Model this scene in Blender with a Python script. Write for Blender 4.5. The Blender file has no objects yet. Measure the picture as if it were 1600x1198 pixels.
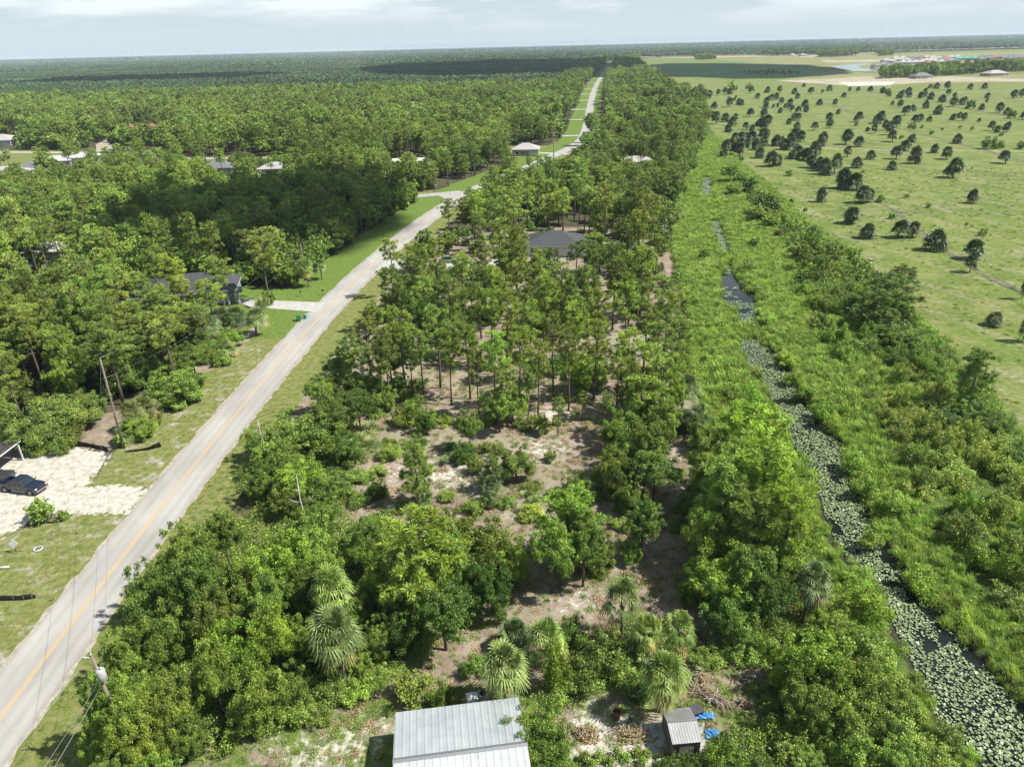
import bpy, math, random
import numpy as np
from mathutils import Vector
R = math.radians
rnd = random.Random(7)
C = bpy.context.scene.collection

# ---------------------------------------------------------------- camera
H_CAM = 50.0
F_PX, HZ, ROLL = 1110.0, 72.0, math.atan2(-40, 1600)
PITCH = math.atan2(599 - HZ, F_PX)
cam_d = bpy.data.cameras.new('camera')
cam = bpy.data.objects.new('camera', cam_d)
C.objects.link(cam)
bpy.context.scene.camera = cam
cam_d.sensor_width = 36.0
cam_d.lens = F_PX / 1600 * 36.0
cam_d.clip_start = 0.5
cam_d.clip_end = 60000
from mathutils import Matrix
cam.matrix_world = (Matrix.Translation((0, 0, H_CAM)) @ Matrix.Rotation(R(90) - PITCH, 4, 'X')
                    @ Matrix.Rotation(ROLL, 4, 'Z'))

# ---------------------------------------------------------------- sky, sun, exposure
AZ, EL = R(-8), R(52)          # sun to the right of the view and a little behind it
S = Vector((math.cos(EL) * math.cos(AZ), math.cos(EL) * math.sin(AZ), math.sin(EL)))
world = bpy.data.worlds.new('World')
bpy.context.scene.world = world
world.use_nodes = True
nt = world.node_tree
nt.nodes.clear()
def N(tree, typ, **kw):
    n = tree.nodes.new(typ)
    for k, v in kw.items(): setattr(n, k, v)
    return n
sky = N(nt, 'ShaderNodeTexSky', sky_type='NISHITA')
sky.sun_disc = False
sky.sun_elevation = EL
sky.sun_rotation = math.atan2(S.x, S.y)
sky.altitude = 50
sky.air_density = 1.0
sky.dust_density = 0.5
bg = N(nt, 'ShaderNodeBackground')
bg.inputs['Strength'].default_value = 0.06
out = N(nt, 'ShaderNodeOutputWorld')
geo = N(nt, 'ShaderNodeTexCoord')
mp = N(nt, 'ShaderNodeMapping')
mp.inputs['Scale'].default_value = (1.0, 1.0, 6.5)
mp.inputs['Location'].default_value = (0.35, 0.2, 0.4)
nz = N(nt, 'ShaderNodeTexNoise')
nz.inputs['Scale'].default_value = 4.5
nz.inputs['Detail'].default_value = 9
nz.inputs['Roughness'].default_value = 0.55
rp = N(nt, 'ShaderNodeValToRGB')
rp.color_ramp.elements[0].position = 0.47
rp.color_ramp.elements[0].color = (0, 0, 0, 1)
rp.color_ramp.elements[1].position = 0.60
rp.color_ramp.elements[1].color = (1, 1, 1, 1)
sx = N(nt, 'ShaderNodeSeparateXYZ')
mr = N(nt, 'ShaderNodeMapRange')
mr.inputs['From Min'].default_value = 0.016
mr.inputs['From Max'].default_value = 0.05
mul = N(nt, 'ShaderNodeMath', operation='MULTIPLY')
mul2 = N(nt, 'ShaderNodeMath', operation='MULTIPLY')
mul2.inputs[1].default_value = 0.7
mx = N(nt, 'ShaderNodeMix', data_type='RGBA')
mx.inputs[7].default_value = (9.9, 10.4, 10.6, 1)
tint = N(nt, 'ShaderNodeMix', data_type='RGBA', blend_type='MULTIPLY')
tint.inputs['Factor'].default_value = 1
tint.inputs[7].default_value = SKY_TINT = (0.86, 1.0, 1.02, 1)
L = nt.links.new
L(geo.outputs['Generated'], mp.inputs['Vector'])
L(mp.outputs[0], nz.inputs['Vector'])
L(nz.outputs[0], rp.inputs[0])
L(geo.outputs['Generated'], sx.inputs[0])
L(sx.outputs['Z'], mr.inputs['Value'])
L(rp.outputs[0], mul.inputs[0])
L(mr.outputs[0], mul.inputs[1])
L(mul.outputs[0], mul2.inputs[0])
L(mul2.outputs[0], mx.inputs['Factor'])
L(sky.outputs[0], tint.inputs[6])
veil = N(nt, 'ShaderNodeMix', data_type='RGBA')     # thin high haze, thickest towards the horizon
veil.inputs[7].default_value = (6.2, 7.4, 8.1, 1)
vr_ = N(nt, 'ShaderNodeMapRange')
vr_.inputs['From Min'].default_value = 0.02; vr_.inputs['From Max'].default_value = 0.28
vr_.inputs['To Min'].default_value = 0.9; vr_.inputs['To Max'].default_value = 0.0
L(sx.outputs['Z'], vr_.inputs['Value'])
L(vr_.outputs[0], veil.inputs[0])
L(tint.outputs[2], veil.inputs[6])
L(veil.outputs[2], mx.inputs[6])
L(mx.outputs[2], bg.inputs['Color'])
L(bg.outputs[0], out.inputs['Surface'])
sun_d = bpy.data.lights.new('sun', 'SUN')
sun_d.energy = 5.0
sun_d.angle = R(0.53)
sun_d.color = (1.0, 0.955, 0.87)
sun = bpy.data.objects.new('sun', sun_d)
sun.rotation_euler = S.to_track_quat('Z', 'Y').to_euler()
C.objects.link(sun)
vs = bpy.context.scene.view_settings
vs.view_transform = 'Standard'
vs.look = 'None'
vs.exposure = 0.84
vs.gamma = 1.0

# ---------------------------------------------------------------- photo pixel -> point of the ground
def G(px, py, z=0.0):
    u = px - 800; v = py - 599
    c, s = math.cos(ROLL), math.sin(ROLL)
    U = c * u + s * v; V = -s * u + c * v
    d = V * math.cos(PITCH) + F_PX * math.sin(PITCH)
    y = F_PX * math.cos(PITCH) - V * math.sin(PITCH)
    t = (H_CAM - z) / d
    return (U * t, y * t)
def GP(pts): return [G(*p) for p in pts]
def dist(x, y, z=0): return math.sqrt(x * x + y * y + (H_CAM - z) ** 2)

# ---------------------------------------------------------------- mesh helpers
def tag(o, label=None, cat=None, group=None, kind=None):
    if label: o['label'] = label
    if cat: o['category'] = cat
    if group: o['group'] = group
    if kind: o['kind'] = kind
    return o
def mesh_np(name, V, F, mats, attrs=None, smooth=False, midx=None):
    """V (n,3); F list of int arrays (m,k); attrs {name: per-face array}"""
    me = bpy.data.meshes.new(name)
    V = np.asarray(V, dtype=np.float32)
    me.vertices.add(len(V))
    me.vertices.foreach_set('co', V.ravel())
    F = [np.asarray(f, dtype=np.int32) for f in F if len(f)]
    nl = sum(f.size for f in F); npoly = sum(len(f) for f in F)
    me.loops.add(nl); me.polygons.add(npoly)
    me.loops.foreach_set('vertex_index', np.concatenate([f.ravel() for f in F]))
    tot = np.concatenate([np.full(len(f), f.shape[1], np.int32) for f in F])
    st = np.concatenate([[0], np.cumsum(tot)[:-1]]).astype(np.int32)
    me.polygons.foreach_set('loop_start', st)
    me.polygons.foreach_set('loop_total', tot)
    if smooth: me.polygons.foreach_set('use_smooth', np.ones(npoly, bool))
    if midx is not None: me.polygons.foreach_set('material_index', np.asarray(midx, np.int32))
    me.update(calc_edges=True)
    for k, a in (attrs or {}).items():
        at = me.attributes.new(k, 'FLOAT', 'FACE' if len(a) == npoly else 'POINT')
        at.data.foreach_set('value', np.asarray(a, np.float32))
    for m in (mats if isinstance(mats, (list, tuple)) else [mats]): me.materials.append(m)
    return me
def link(name, me, parent=None, loc=None, rz=None):
    o = bpy.data.objects.new(name, me)
    C.objects.link(o)
    if parent: o.parent = parent
    if loc is not None: o.location = loc
    if rz is not None: o.rotation_euler = (0, 0, rz)
    return o
def empty(name, loc=(0, 0, 0), rz=0):
    return link(name, None, None, loc, rz)

class MB:
    """collects boxes, prisms and tubes and links them as one mesh"""
    def __init__(s): s.v = []; s.f = []; s.sm = []
    def add(s, vs, fs, smooth=False):
        b = len(s.v); s.v += [tuple(v) for v in vs]
        for f in fs: s.f.append([b + i for i in f]); s.sm.append(smooth)
        return s
    def box(s, x0, y0, z0, x1, y1, z1, top=None):
        a = [(x0, y0, z0), (x1, y0, z0), (x1, y1, z0), (x0, y1, z0)]
        t = top or (x0, y0, x1, y1)
        b = [(t[0], t[1], z1), (t[2], t[1], z1), (t[2], t[3], z1), (t[0], t[3], z1)]
        return s.add(a + b, [(3, 2, 1, 0), (4, 5, 6, 7), (0, 1, 5, 4), (1, 2, 6, 5), (2, 3, 7, 6), (3, 0, 4, 7)])
    def prism(s, poly, z0, z1):
        n = len(poly)
        return s.add([(p[0], p[1], z0) for p in poly] + [(p[0], p[1], z1) for p in poly],
                     [tuple(range(n))[::-1], tuple(range(n, 2 * n))] + [(i, (i + 1) % n, n + (i + 1) % n, n + i) for i in range(n)])
    def extrude_y(s, prof, y0, y1):      # prof: (x,z) points, extruded along y
        n = len(prof)
        return s.add([(p[0], y0, p[1]) for p in prof] + [(p[0], y1, p[1]) for p in prof],
                     [tuple(range(n)), tuple(range(n, 2 * n))[::-1]] + [(i, n + i, n + (i + 1) % n, (i + 1) % n) for i in range(n)])
    def tube(s, pts, rad, k=8, cap=True):
        pts = [Vector(p) for p in pts]
        if not isinstance(rad, (list, tuple)): rad = [rad] * len(pts)
        rings = []; ref = None
        for i, p in enumerate(pts):
            d = (pts[min(i + 1, len(pts) - 1)] - pts[max(i - 1, 0)]).normalized()
            if ref is None: ref = d.orthogonal().normalized()
            a = (ref - d * ref.dot(d)).normalized(); b = d.cross(a)
            ref = a
            rings.append([p + (a * math.cos(2 * math.pi * j / k) + b * math.sin(2 * math.pi * j / k)) * rad[i] for j in range(k)])
        vs = [v for r in rings for v in r]; fs = []
        for i in range(len(rings) - 1):
            for j in range(k):
                fs.append((i * k + j, i * k + (j + 1) % k, (i + 1) * k + (j + 1) % k, (i + 1) * k + j))
        if cap: fs += [tuple(range(k))[::-1], tuple((len(rings) - 1) * k + j for j in range(k))]
        return s.add(vs, fs, True)
    def mesh(s, name, mat, bevel=0):
        me = bpy.data.meshes.new(name)
        me.from_pydata(s.v, [], s.f)
        me.polygons.foreach_set('use_smooth', s.sm)
        me.materials.append(mat)
        me.update()
        return me
    def build(s, name, mat, parent=None, bevel=0):
        o = link(name, s.mesh(name, mat), parent)
        if bevel:
            m = o.modifiers.new('bevel', 'BEVEL'); m.width = bevel; m.segments = 2; m.limit_method = 'ANGLE'
        return o

# ---------------------------------------------------------------- materials
K_ALB = .68
def mat(name, col, rough=0.8, spec=0.3, metal=0.0):
    col = tuple(c * K_ALB for c in col)
    m = bpy.data.materials.new(name); m.use_nodes = True
    b = m.node_tree.nodes['Principled BSDF']
    b.inputs['Base Color'].default_value = (*col, 1)
    b.inputs['Roughness'].default_value = rough
    b.inputs['Specular IOR Level'].default_value = spec
    b.inputs['Metallic'].default_value = metal
    return m
def noisy(name, cols, scale=1.0, rough=0.85, detail=6, metal=0.0, stretch=(1, 1, 1), bump=0.0, spec=0.3, coord='Object', lo=.35, hi=.65):
    m = mat(name, cols[0], rough, spec, metal)
    t = m.node_tree; b = t.nodes['Principled BSDF']
    tc = N(t, 'ShaderNodeTexCoord'); mpn = N(t, 'ShaderNodeMapping')
    mpn.inputs['Scale'].default_value = stretch
    nzn = N(t, 'ShaderNodeTexNoise'); nzn.inputs['Scale'].default_value = scale; nzn.inputs['Detail'].default_value = detail
    nzn.inputs['Roughness'].default_value = .65
    r = N(t, 'ShaderNodeValToRGB')
    while len(r.color_ramp.elements) < len(cols): r.color_ramp.elements.new(0.5)
    for i, c in enumerate(cols):
        r.color_ramp.elements[i].position = lo + (hi - lo) * i / max(1, len(cols) - 1)
        r.color_ramp.elements[i].color = (*(q * K_ALB for q in c), 1)
    t.links.new(tc.outputs[coord], mpn.inputs[0]); t.links.new(mpn.outputs[0], nzn.inputs['Vector'])
    t.links.new(nzn.outputs[0], r.inputs[0]); t.links.new(r.outputs[0], b.inputs['Base Color'])
    if bump:
        bn = N(t, 'ShaderNodeBump'); bn.inputs['Distance'].default_value = bump; bn.inputs['Strength'].default_value = 1
        t.links.new(nzn.outputs[0], bn.inputs['Height']); t.links.new(bn.outputs[0], b.inputs['Normal'])
    return m
def foliage(name, a, b_, trans=0.3, rough=0.55, dead=None, drift=(.68, 1.3), region=0, ramp_=(.6, 1.35)):
    """leaf tone from the leaf and clump, tree to tree drift from the object"""
    m = bpy.data.materials.new(name); m.use_nodes = True
    t = m.node_tree; t.nodes.clear(); l = t.links.new
    at = N(t, 'ShaderNodeAttribute'); at.attribute_name = 'tone'
    oi = N(t, 'ShaderNodeObjectInfo')
    mixc = N(t, 'ShaderNodeMix', data_type='RGBA')
    mixc.inputs[6].default_value = (*a, 1); mixc.inputs[7].default_value = (*b_, 1)
    l(at.outputs['Fac'], mixc.inputs['Factor'])
    src = mixc.outputs[2]
    if dead:
        gt = N(t, 'ShaderNodeMath', operation='GREATER_THAN'); gt.inputs[1].default_value = 1.5
        l(at.outputs['Fac'], gt.inputs[0])
        mm = N(t, 'ShaderNodeMix', data_type='RGBA'); mm.inputs[7].default_value = (*dead, 1)
        l(gt.outputs[0], mm.inputs['Factor']); l(src, mm.inputs[6]); src = mm.outputs[2]
    if region:       # stands of paler and darker trees, hundreds of metres across
        gp = N(t, 'ShaderNodeNewGeometry'); rn = N(t, 'ShaderNodeTexNoise'); rn.inputs['Scale'].default_value = region; rn.inputs['Detail'].default_value = 7; rn.inputs['Roughness'].default_value = .7
        rm = N(t, 'ShaderNodeMapRange'); rm.inputs['From Min'].default_value = .38; rm.inputs['From Max'].default_value = .62; rm.inputs['To Min'].default_value = ramp_[0]; rm.inputs['To Max'].default_value = ramp_[1]
        l(gp.outputs['Position'], rn.inputs['Vector']); l(rn.outputs[0], rm.inputs['Value'])
        mg = N(t, 'ShaderNodeMix', data_type='RGBA', blend_type='MULTIPLY'); mg.inputs[0].default_value = 1
        l(src, mg.inputs[6]); l(rm.outputs[0], mg.inputs[7]); src = mg.outputs[2]
    hs = N(t, 'ShaderNodeHueSaturation')
    h = N(t, 'ShaderNodeMapRange'); h.inputs['To Min'].default_value = 0.492; h.inputs['To Max'].default_value = 0.524
    v = N(t, 'ShaderNodeMath', operation='MULTIPLY_ADD'); v.inputs[1].default_value = 7.13; v.inputs[2].default_value = 0.0
    fr = N(t, 'ShaderNodeMath', operation='FRACT')
    vr = N(t, 'ShaderNodeMapRange'); vr.inputs['To Min'].default_value = drift[0]; vr.inputs['To Max'].default_value = drift[1]
    l(oi.outputs['Random'], h.inputs['Value']); l(oi.outputs['Random'], v.inputs[0]); l(v.outputs[0], fr.inputs[0]); l(fr.outputs[0], vr.inputs['Value'])
    l(h.outputs[0], hs.inputs['Hue']); l(vr.outputs[0], hs.inputs['Value']); l(src, hs.inputs['Color'])
    mo = N(t, 'ShaderNodeMix', data_type='RGBA', blend_type='MULTIPLY'); mo.inputs['Factor'].default_value = 1
    l(hs.outputs[0], mo.inputs[6]); l(oi.outputs['Color'], mo.inputs[7])
    p = N(t, 'ShaderNodeBsdfPrincipled'); p.inputs['Roughness'].default_value = rough
    p.inputs['Specular IOR Level'].default_value = 0.35
    tr = N(t, 'ShaderNodeBsdfTranslucent')
    ms = N(t, 'ShaderNodeMixShader'); ms.inputs[0].default_value = trans
    l(mo.outputs[2], p.inputs['Base Color']); l(mo.outputs[2], tr.inputs['Color'])
    l(p.outputs[0], ms.inputs[1]); l(tr.outputs[0], ms.inputs[2])
    o = N(t, 'ShaderNodeOutputMaterial'); l(ms.outputs[0], o.inputs['Surface'])
    return m
M = {}
M['oak'] = foliage('broad_leaves', (0.085, 0.14, 0.024), (0.36, 0.465, 0.075), 0.24, 0.45, region=.013, ramp_=(.72, 1.16))
M['pine'] = foliage('pine_needles', (0.12, 0.18, 0.035), (0.40, 0.49, 0.09), 0.18, 0.5, region=.013, ramp_=(.72, 1.16))
M['palm'] = foliage('palm_fronds', (0.10, 0.15, 0.045), (0.31, 0.365, 0.12), 0.15, 0.5, dead=(0.36, 0.29, 0.13))
M['shrub'] = foliage('shrub_leaves', (0.10, 0.16, 0.028), (0.36, 0.455, 0.08), 0.25, 0.45)
M['reed'] = foliage('marsh_blades', (0.17, 0.27, 0.035), (0.39, 0.50, 0.085), 0.33)
M['weed'] = foliage('weed_leaves', (0.16, 0.22, 0.045), (0.36, 0.42, 0.11), 0.3)
M['far_leaf'] = foliage('far_tree_leaves', (0.035, 0.075, 0.028), (0.12, 0.19, 0.062), 0.2, drift=(.95, 1.05), region=.004)
M['dry'] = foliage('dry_stems', (0.22, 0.15, 0.08), (0.45, 0.34, 0.2), 0.1)
M['bark'] = noisy('bark', [(0.10, 0.075, 0.055), (0.24, 0.19, 0.15)], 6, stretch=(1, 1, .3))
M['pale_bark'] = noisy('pale_bark', [(0.25, 0.22, 0.19), (0.5, 0.46, 0.41)], 4, stretch=(1, 1, .3))
M['palm_bark'] = noisy('palm_bark', [(0.13, 0.11, 0.085), (0.30, 0.26, 0.2)], 5, stretch=(1, 1, 3))
M['white_wood'] = noisy('bleached_wood', [(0.42, 0.39, 0.35), (0.7, 0.67, 0.62)], 3)
# ---------------------------------------------------------------- plants: prototype meshes
def unit(n, g):
    d = g.normal(size=(n, 3)); return d / np.linalg.norm(d, axis=1)[:, None]
def leaf_quads(P, Nn, s, g, asp=0.6):
    """diamond leaves centred on P with normals Nn"""
    n = len(P)
    r = unit(n, g)
    a = np.cross(Nn, r); a /= (np.linalg.norm(a, axis=1)[:, None] + 1e-9)
    b = np.cross(Nn, a)
    s = np.broadcast_to(np.asarray(s, float).reshape(-1, 1) if np.ndim(s) else s, (n, 1)) * g.uniform(.7, 1.3, (n, 1))
    V = np.stack([P + a * s, P + b * s * asp, P - a * s, P - b * s * asp], 1).reshape(-1, 3)
    return V, np.arange(4 * n).reshape(-1, 4)
def clump_leaves(cen, rad, n_each, size, g, squash=0.85, up=0.25, shell=0.4):
    Ps = []; Ns = []; T = []
    for c, r in zip(cen, rad):
        n = max(4, int(n_each * r * r))
        d = unit(n, g)
        d[:, 2] = np.where((d[:, 2] < -0.1) & (g.random(n) < .45), -d[:, 2], d[:, 2])
        q = r * (g.random(n) ** shell if r > .45 else 1.55 * g.random(n) ** .9) * (1 + 0.18 * np.sin(5 * d[:, 0] + c[0] * 3) * np.cos(4 * d[:, 1] + c[1] * 2))
        P = c + d * q[:, None] * np.array([1, 1, squash])
        nn = d * .8 + unit(n, g) * 1.0 + np.array([0, 0, up]); nn /= np.linalg.norm(nn, axis=1)[:, None]
        Ps.append(P); Ns.append(nn)
        T.append(np.clip(g.uniform(.1, .8) + g.normal(0, .22, n), 0, 1))
    P = np.concatenate(Ps); Nn = np.concatenate(Ns)
    V, F = leaf_quads(P, Nn, size, g)
    return V, F, np.concatenate(T)
def limbs(g, h, spread, n, r0, start=.25):
    mb = MB()
    top = Vector((g.uniform(-.3, .3), g.uniform(-.3, .3), h * .8))
    mid = Vector((g.uniform(-.2, .2), g.uniform(-.2, .2), h * .4))
    mb.tube([(0, 0, -.2), mid, top], [r0, r0 * .7, r0 * .25], 7)
    for i in range(n):
        a = i * 2.4 + g.uniform(-.4, .4); z = h * g.uniform(start, .6)
        L_ = spread * g.uniform(.6, .95)
        p0 = Vector((0, 0, z)).lerp(mid, .6); p0.z = z
        p1 = p0 + Vector((math.cos(a) * L_ * .5, math.sin(a) * L_ * .5, L_ * .25))
        p2 = p0 + Vector((math.cos(a) * L_, math.sin(a) * L_, L_ * .55))
        mb.tube([p0, p1, p2], [r0 * .45, r0 * .3, r0 * .1], 5)
    return mb
def oak(seed, lod, low=False, tall=1.0):
    g = np.random.default_rng(seed)
    h, w = 7.0 * tall, 3.4
    n = 46
    d = unit(n, g); d[:, 2] = np.abs(d[:, 2]) * 1.0 - (.55 if low else .25)
    q = g.uniform(.4, 1.12, n)[:, None]
    lobes = 1 + .22 * np.sin(3 * np.arctan2(d[:, 1], d[:, 0]) + seed)
    zc = h * (.46 if low else .58)
    cen = d * q * np.array([w * .78, w * .78, h * .36]) * lobes[:, None] + np.array([0, 0, zc])
    rad = g.uniform(.38, 1.12, n) * np.where(q[:, 0] > .95, .7, 1)
    dt = unit(30, g); dt[:, 2] = np.abs(dt[:, 2]) * .9 + .05        # sprigs standing clear of the mass
    tips = dt * g.uniform(1.02, 1.28, (30, 1)) * np.array([w * .78, w * .78, h * .36]) + np.array([0, 0, zc])
    cen = np.concatenate([cen, tips]); rad = np.concatenate([rad, g.uniform(.2, .42, 30)])
    if low: cen = np.concatenate([cen, np.c_[g.uniform(-w * .6, w * .6, (7, 2)), g.uniform(.6, 1.6, 7)]]); rad = np.concatenate([rad, g.uniform(.6, 1, 7)])
    ne, sz = {0: (1350, .088), 1: (210, .225), 2: (34, .52)}[lod]
    V, F, T = clump_leaves(cen, rad, ne, sz, g, shell=.5)
    cm = mesh_np('crown', V, [F], M['oak'], {'tone': T})
    tm = limbs(g, h * (.72 if low else 1), w * (.55 if low else .75), 6 if lod < 2 else 2, .2, .3).mesh('trunk', M['bark'])
    return cm, tm
def tuft_needles(cen, n, ln, wd, g, rad=None):
    m = len(cen)
    d = unit(m * n, g).reshape(m, n, 3)
    d[:, :, 2] = d[:, :, 2] * .8 + .25
    d /= np.linalg.norm(d, axis=2)[:, :, None]
    c = np.repeat(cen[:, None, :], n, 1)
    l_ = g.uniform(.7, 1.15, (m, n, 1)) * ln
    if rad is not None: l_ = l_ * rad[:, None, None]
    side = np.cross(d, unit(m * n, g).reshape(m, n, 3)); side /= (np.linalg.norm(side, axis=2)[:, :, None] + 1e-9)
    p0 = c + d * l_ * .15; p1 = c + d * l_
    V = np.stack([p0 - side * wd * .4, p0 + side * wd * .4, p1 + side * wd * .5, p1 - side * wd * .5], 2).reshape(-1, 3)
    F = np.arange(4 * m * n).reshape(-1, 4)
    T = np.clip(np.repeat(g.uniform(.1, .85, m), n) + g.normal(0, .18, m * n), 0, 1)
    return V, F, T
def pine(seed, lod, crown_from=.56, h=13.0, w=2.7, nb=21):
    g = np.random.default_rng(seed)
    bend = g.uniform(-.5, .5, 2)
    def tp(z): return np.array([bend[0] * (z / h) ** 2 * 1.2, bend[1] * math.sin(z / h * 3) * .6, z])
    mb = MB()
    zs = [0, h * .25, h * .5, h * .75, h * .97]
    mb.tube([tp(z) - (np.array([0, 0, .2]) if z == 0 else 0) for z in zs], [.21, .17, .13, .09, .03], 7)
    tufts = []
    for i in range(nb):
        f = crown_from + (1 - crown_from) * (i + .5) / nb * .97
        z = h * f; a = i * 2.399 + g.uniform(-.5, .5)
        u = (f - crown_from) / (1 - crown_from)
        Lb = w * (1 - u ** 3 * .62) * (0.6 + .4 * min(1, u * 3)) * g.uniform(.5, 1.12)
        p0 = tp(z); rise = g.uniform(-.05, .35)
        dirv = np.array([math.cos(a), math.sin(a), rise])
        p2 = p0 + dirv * Lb
        mb.tube([p0, p0 + dirv * Lb * .5 + np.array([0, 0, -.08]), p2], [.06, .04, .015], 4, cap=False)
        if i % 6 == 0 and crown_from > .4:      # dead stub lower down
            z0 = h * g.uniform(.3, crown_from); q = tp(z0)
            mb.tube([q, q + np.array([math.cos(a), math.sin(a), .1]) * g.uniform(.5, 1.2)], [.035, .012], 4, cap=False)
        k = int(3 + Lb * 2.0)
        for j in range(k):      # needle plates towards the branch ends, gaps between the branches
            s = 1 - (j / k) ** 1.5 * .6
            tufts.append(p0 + dirv * Lb * s + g.normal(0, .34, 3) * np.array([1.2, 1.2, .45]))
    tufts.append(tp(h)); tufts.append(tp(h * .97) + g.normal(0, .2, 3))
    cen = np.array(tufts)
    n, ln, wd = {0: (70, .44, .045), 1: (24, .5, .09), 2: (8, .7, .25)}[lod]
    rad = g.uniform(.75, 1.25, len(cen))
    V, F, T = tuft_needles(cen, n, ln, wd, g, rad)
    return mesh_np('crown', V, [F], M['pine'], {'tone': T}), mb.mesh('trunk', M['bark'])
def fan(base, d, pet, rad, g, nl=20, droop=.5, dead=False, wk=1.0):
    """one palmate frond: petiole and folded, drooping leaflets"""
    d = d / np.linalg.norm(d)
    side = np.cross(d, [0, 0, 1.0]); 
    if np.linalg.norm(side) < .1: side = np.array([1.0, 0, 0])
    side /= np.linalg.norm(side); nrm = np.cross(side, d)
    tilt = g.uniform(-.5, .5); side, nrm = side * math.cos(tilt) + nrm * math.sin(tilt), nrm * math.cos(tilt) - side * math.sin(tilt)
    hub = base + d * pet + np.array([0, 0, -.12 * pet * droop])
    V = []; F = []
    def quad(a, b, c, e): F.append([len(V), len(V) + 1, len(V) + 2, len(V) + 3]); V.extend([a, b, c, e])
    w = .025; quad(base - side * w, base + side * w, hub + side * w, hub - side * w)
    for i in range(nl):
        a = (i / (nl - 1) - .5) * 2 * 1.9
        ld = d * math.cos(a) + side * math.sin(a) + nrm * (.18 * (1 if i % 2 else -1))
        ln = rad * (0.74 + .26 * math.cos(a)) * g.uniform(.9, 1.1)
        px_ = np.cross(ld, nrm); px_ /= np.linalg.norm(px_); wd = rad * .052 * wk
        m1 = hub + ld * ln * .55
        e = hub + ld * ln + np.array([0, 0, -droop * ln * .55])
        quad(hub - px_ * wd * .25, hub + px_ * wd * .25, m1 + px_ * wd, m1 - px_ * wd)
        quad(m1 - px_ * wd, m1 + px_ * wd, e + px_ * wd * .25, e - px_ * wd * .25)
    return V, F
def palm(seed, lod, h=4.6, R_=2.3, n=30, skirt=True):
    g = np.random.default_rng(seed)
    if lod == 1: n = int(n * .85)
    V = []; F = []; T = []
    lean = g.uniform(-.45, .45, 2); gap_ = g.uniform(-.25, .35)
    top = np.array([lean[0], lean[1], h])
    for i in range(n):
        u = i / n
        el = 1.38 - (1.95 + gap_) * u ** 1.15 + g.uniform(-.12, .12)
        az = i * 2.399 + g.uniform(-.2, .2)
        d = np.array([math.cos(az) * math.cos(el), math.sin(az) * math.cos(el), math.sin(el)])
        v, f = fan(top + np.array([0, 0, .15 - .3 * u]), d, R_ * g.uniform(.40, .66), R_ * .5, g, 24 if lod == 0 else 12, g.uniform(.3, .65) + .5 * u, wk=1 if lod == 0 else 2.4)
        if lod == 1:
            v = np.array(v)
        F += [[len(V) + k for k in q] for q in f]
        V += list(v)
        dead = skirt and u > .86 and g.random() < .7
        ft = g.uniform(0, .85)
        T += [2.0 if dead else float(np.clip(ft + g.normal(0, .13), 0, 1)) for _ in f]
    cm = mesh_np('crown', np.array(V), [np.array(F)], M['palm'], {'tone': T})
    mb = MB()
    k = 6
    pts = [np.array([lean[0] * (j / k) ** 2, lean[1] * (j / k) ** 2, -.2 + (h + .2) * j / k]) for j in range(k + 1)]
    mb.tube(pts, [.24, .2, .18, .18, .19, .22, .28], 8)
    for j in range(14):       # old leaf boots under the crown
        a = j * 2.4; z = h * .72 + j * h * .018
        q = np.array([lean[0] * .8, lean[1] * .8, z])
        mb.tube([q, q + np.array([math.cos(a) * .34, math.sin(a) * .34, .3])], [.06, .03], 4, cap=False)
    return cm, mb.mesh('trunk', M['palm_bark'])
def palmetto(seed):
    g = np.random.default_rng(seed); V = []; F = []; T = []
    for c in range(7):
        b = np.array([g.uniform(-1.1, 1.1), g.uniform(-1.1, 1.1), 0.05])
        for i in range(9):
            az = g.uniform(0, 6.28); el = g.uniform(.25, 1.3)
            d = np.array([math.cos(az) * math.cos(el), math.sin(az) * math.cos(el), math.sin(el)])
            v, f = fan(b, d, g.uniform(.5, .9), .62, g, 13, .25)
            F += [[len(V) + k for k in q] for q in f]; V += v
            T += [2.0 if g.random() < .06 else float(g.uniform(.2, .9))] * len(f)
    return mesh_np('saw_palmetto', np.array(V), [np.array(F)], M['palm'], {'tone': T})
def shrub(seed, lod, w=1.5, h=2.2):
    g = np.random.default_rng(seed); n = 15
    a = g.uniform(0, 6.28, n); r = w * np.sqrt(g.random(n)) * .75
    z = g.uniform(.3, 1, n) * h * .75 * (1 - (r / w) ** 2 * .5)
    cen = np.c_[np.cos(a) * r, np.sin(a) * r, z]
    ne, sz = {0: (1000, .072), 1: (180, .175), 2: (30, .4)}[lod]
    V, F, T = clump_leaves(cen, g.uniform(.4, .75, n), ne, sz, g, 1.0)
    # upright leaders give the uneven top
    tip = np.c_[g.uniform(-w * .7, w * .7, (9, 2)), g.uniform(.7, 1.05, 9) * h]
    V2, F2, T2 = clump_leaves(tip, g.uniform(.18, .3, 9), ne * 2, sz, g, 1.8)
    V2, F2 = V2, F2 + len(V)
    return mesh_np('shrub', np.concatenate([V, V2]), [np.concatenate([F, F2])], M['shrub'], {'tone': np.concatenate([T, T2])})
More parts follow.
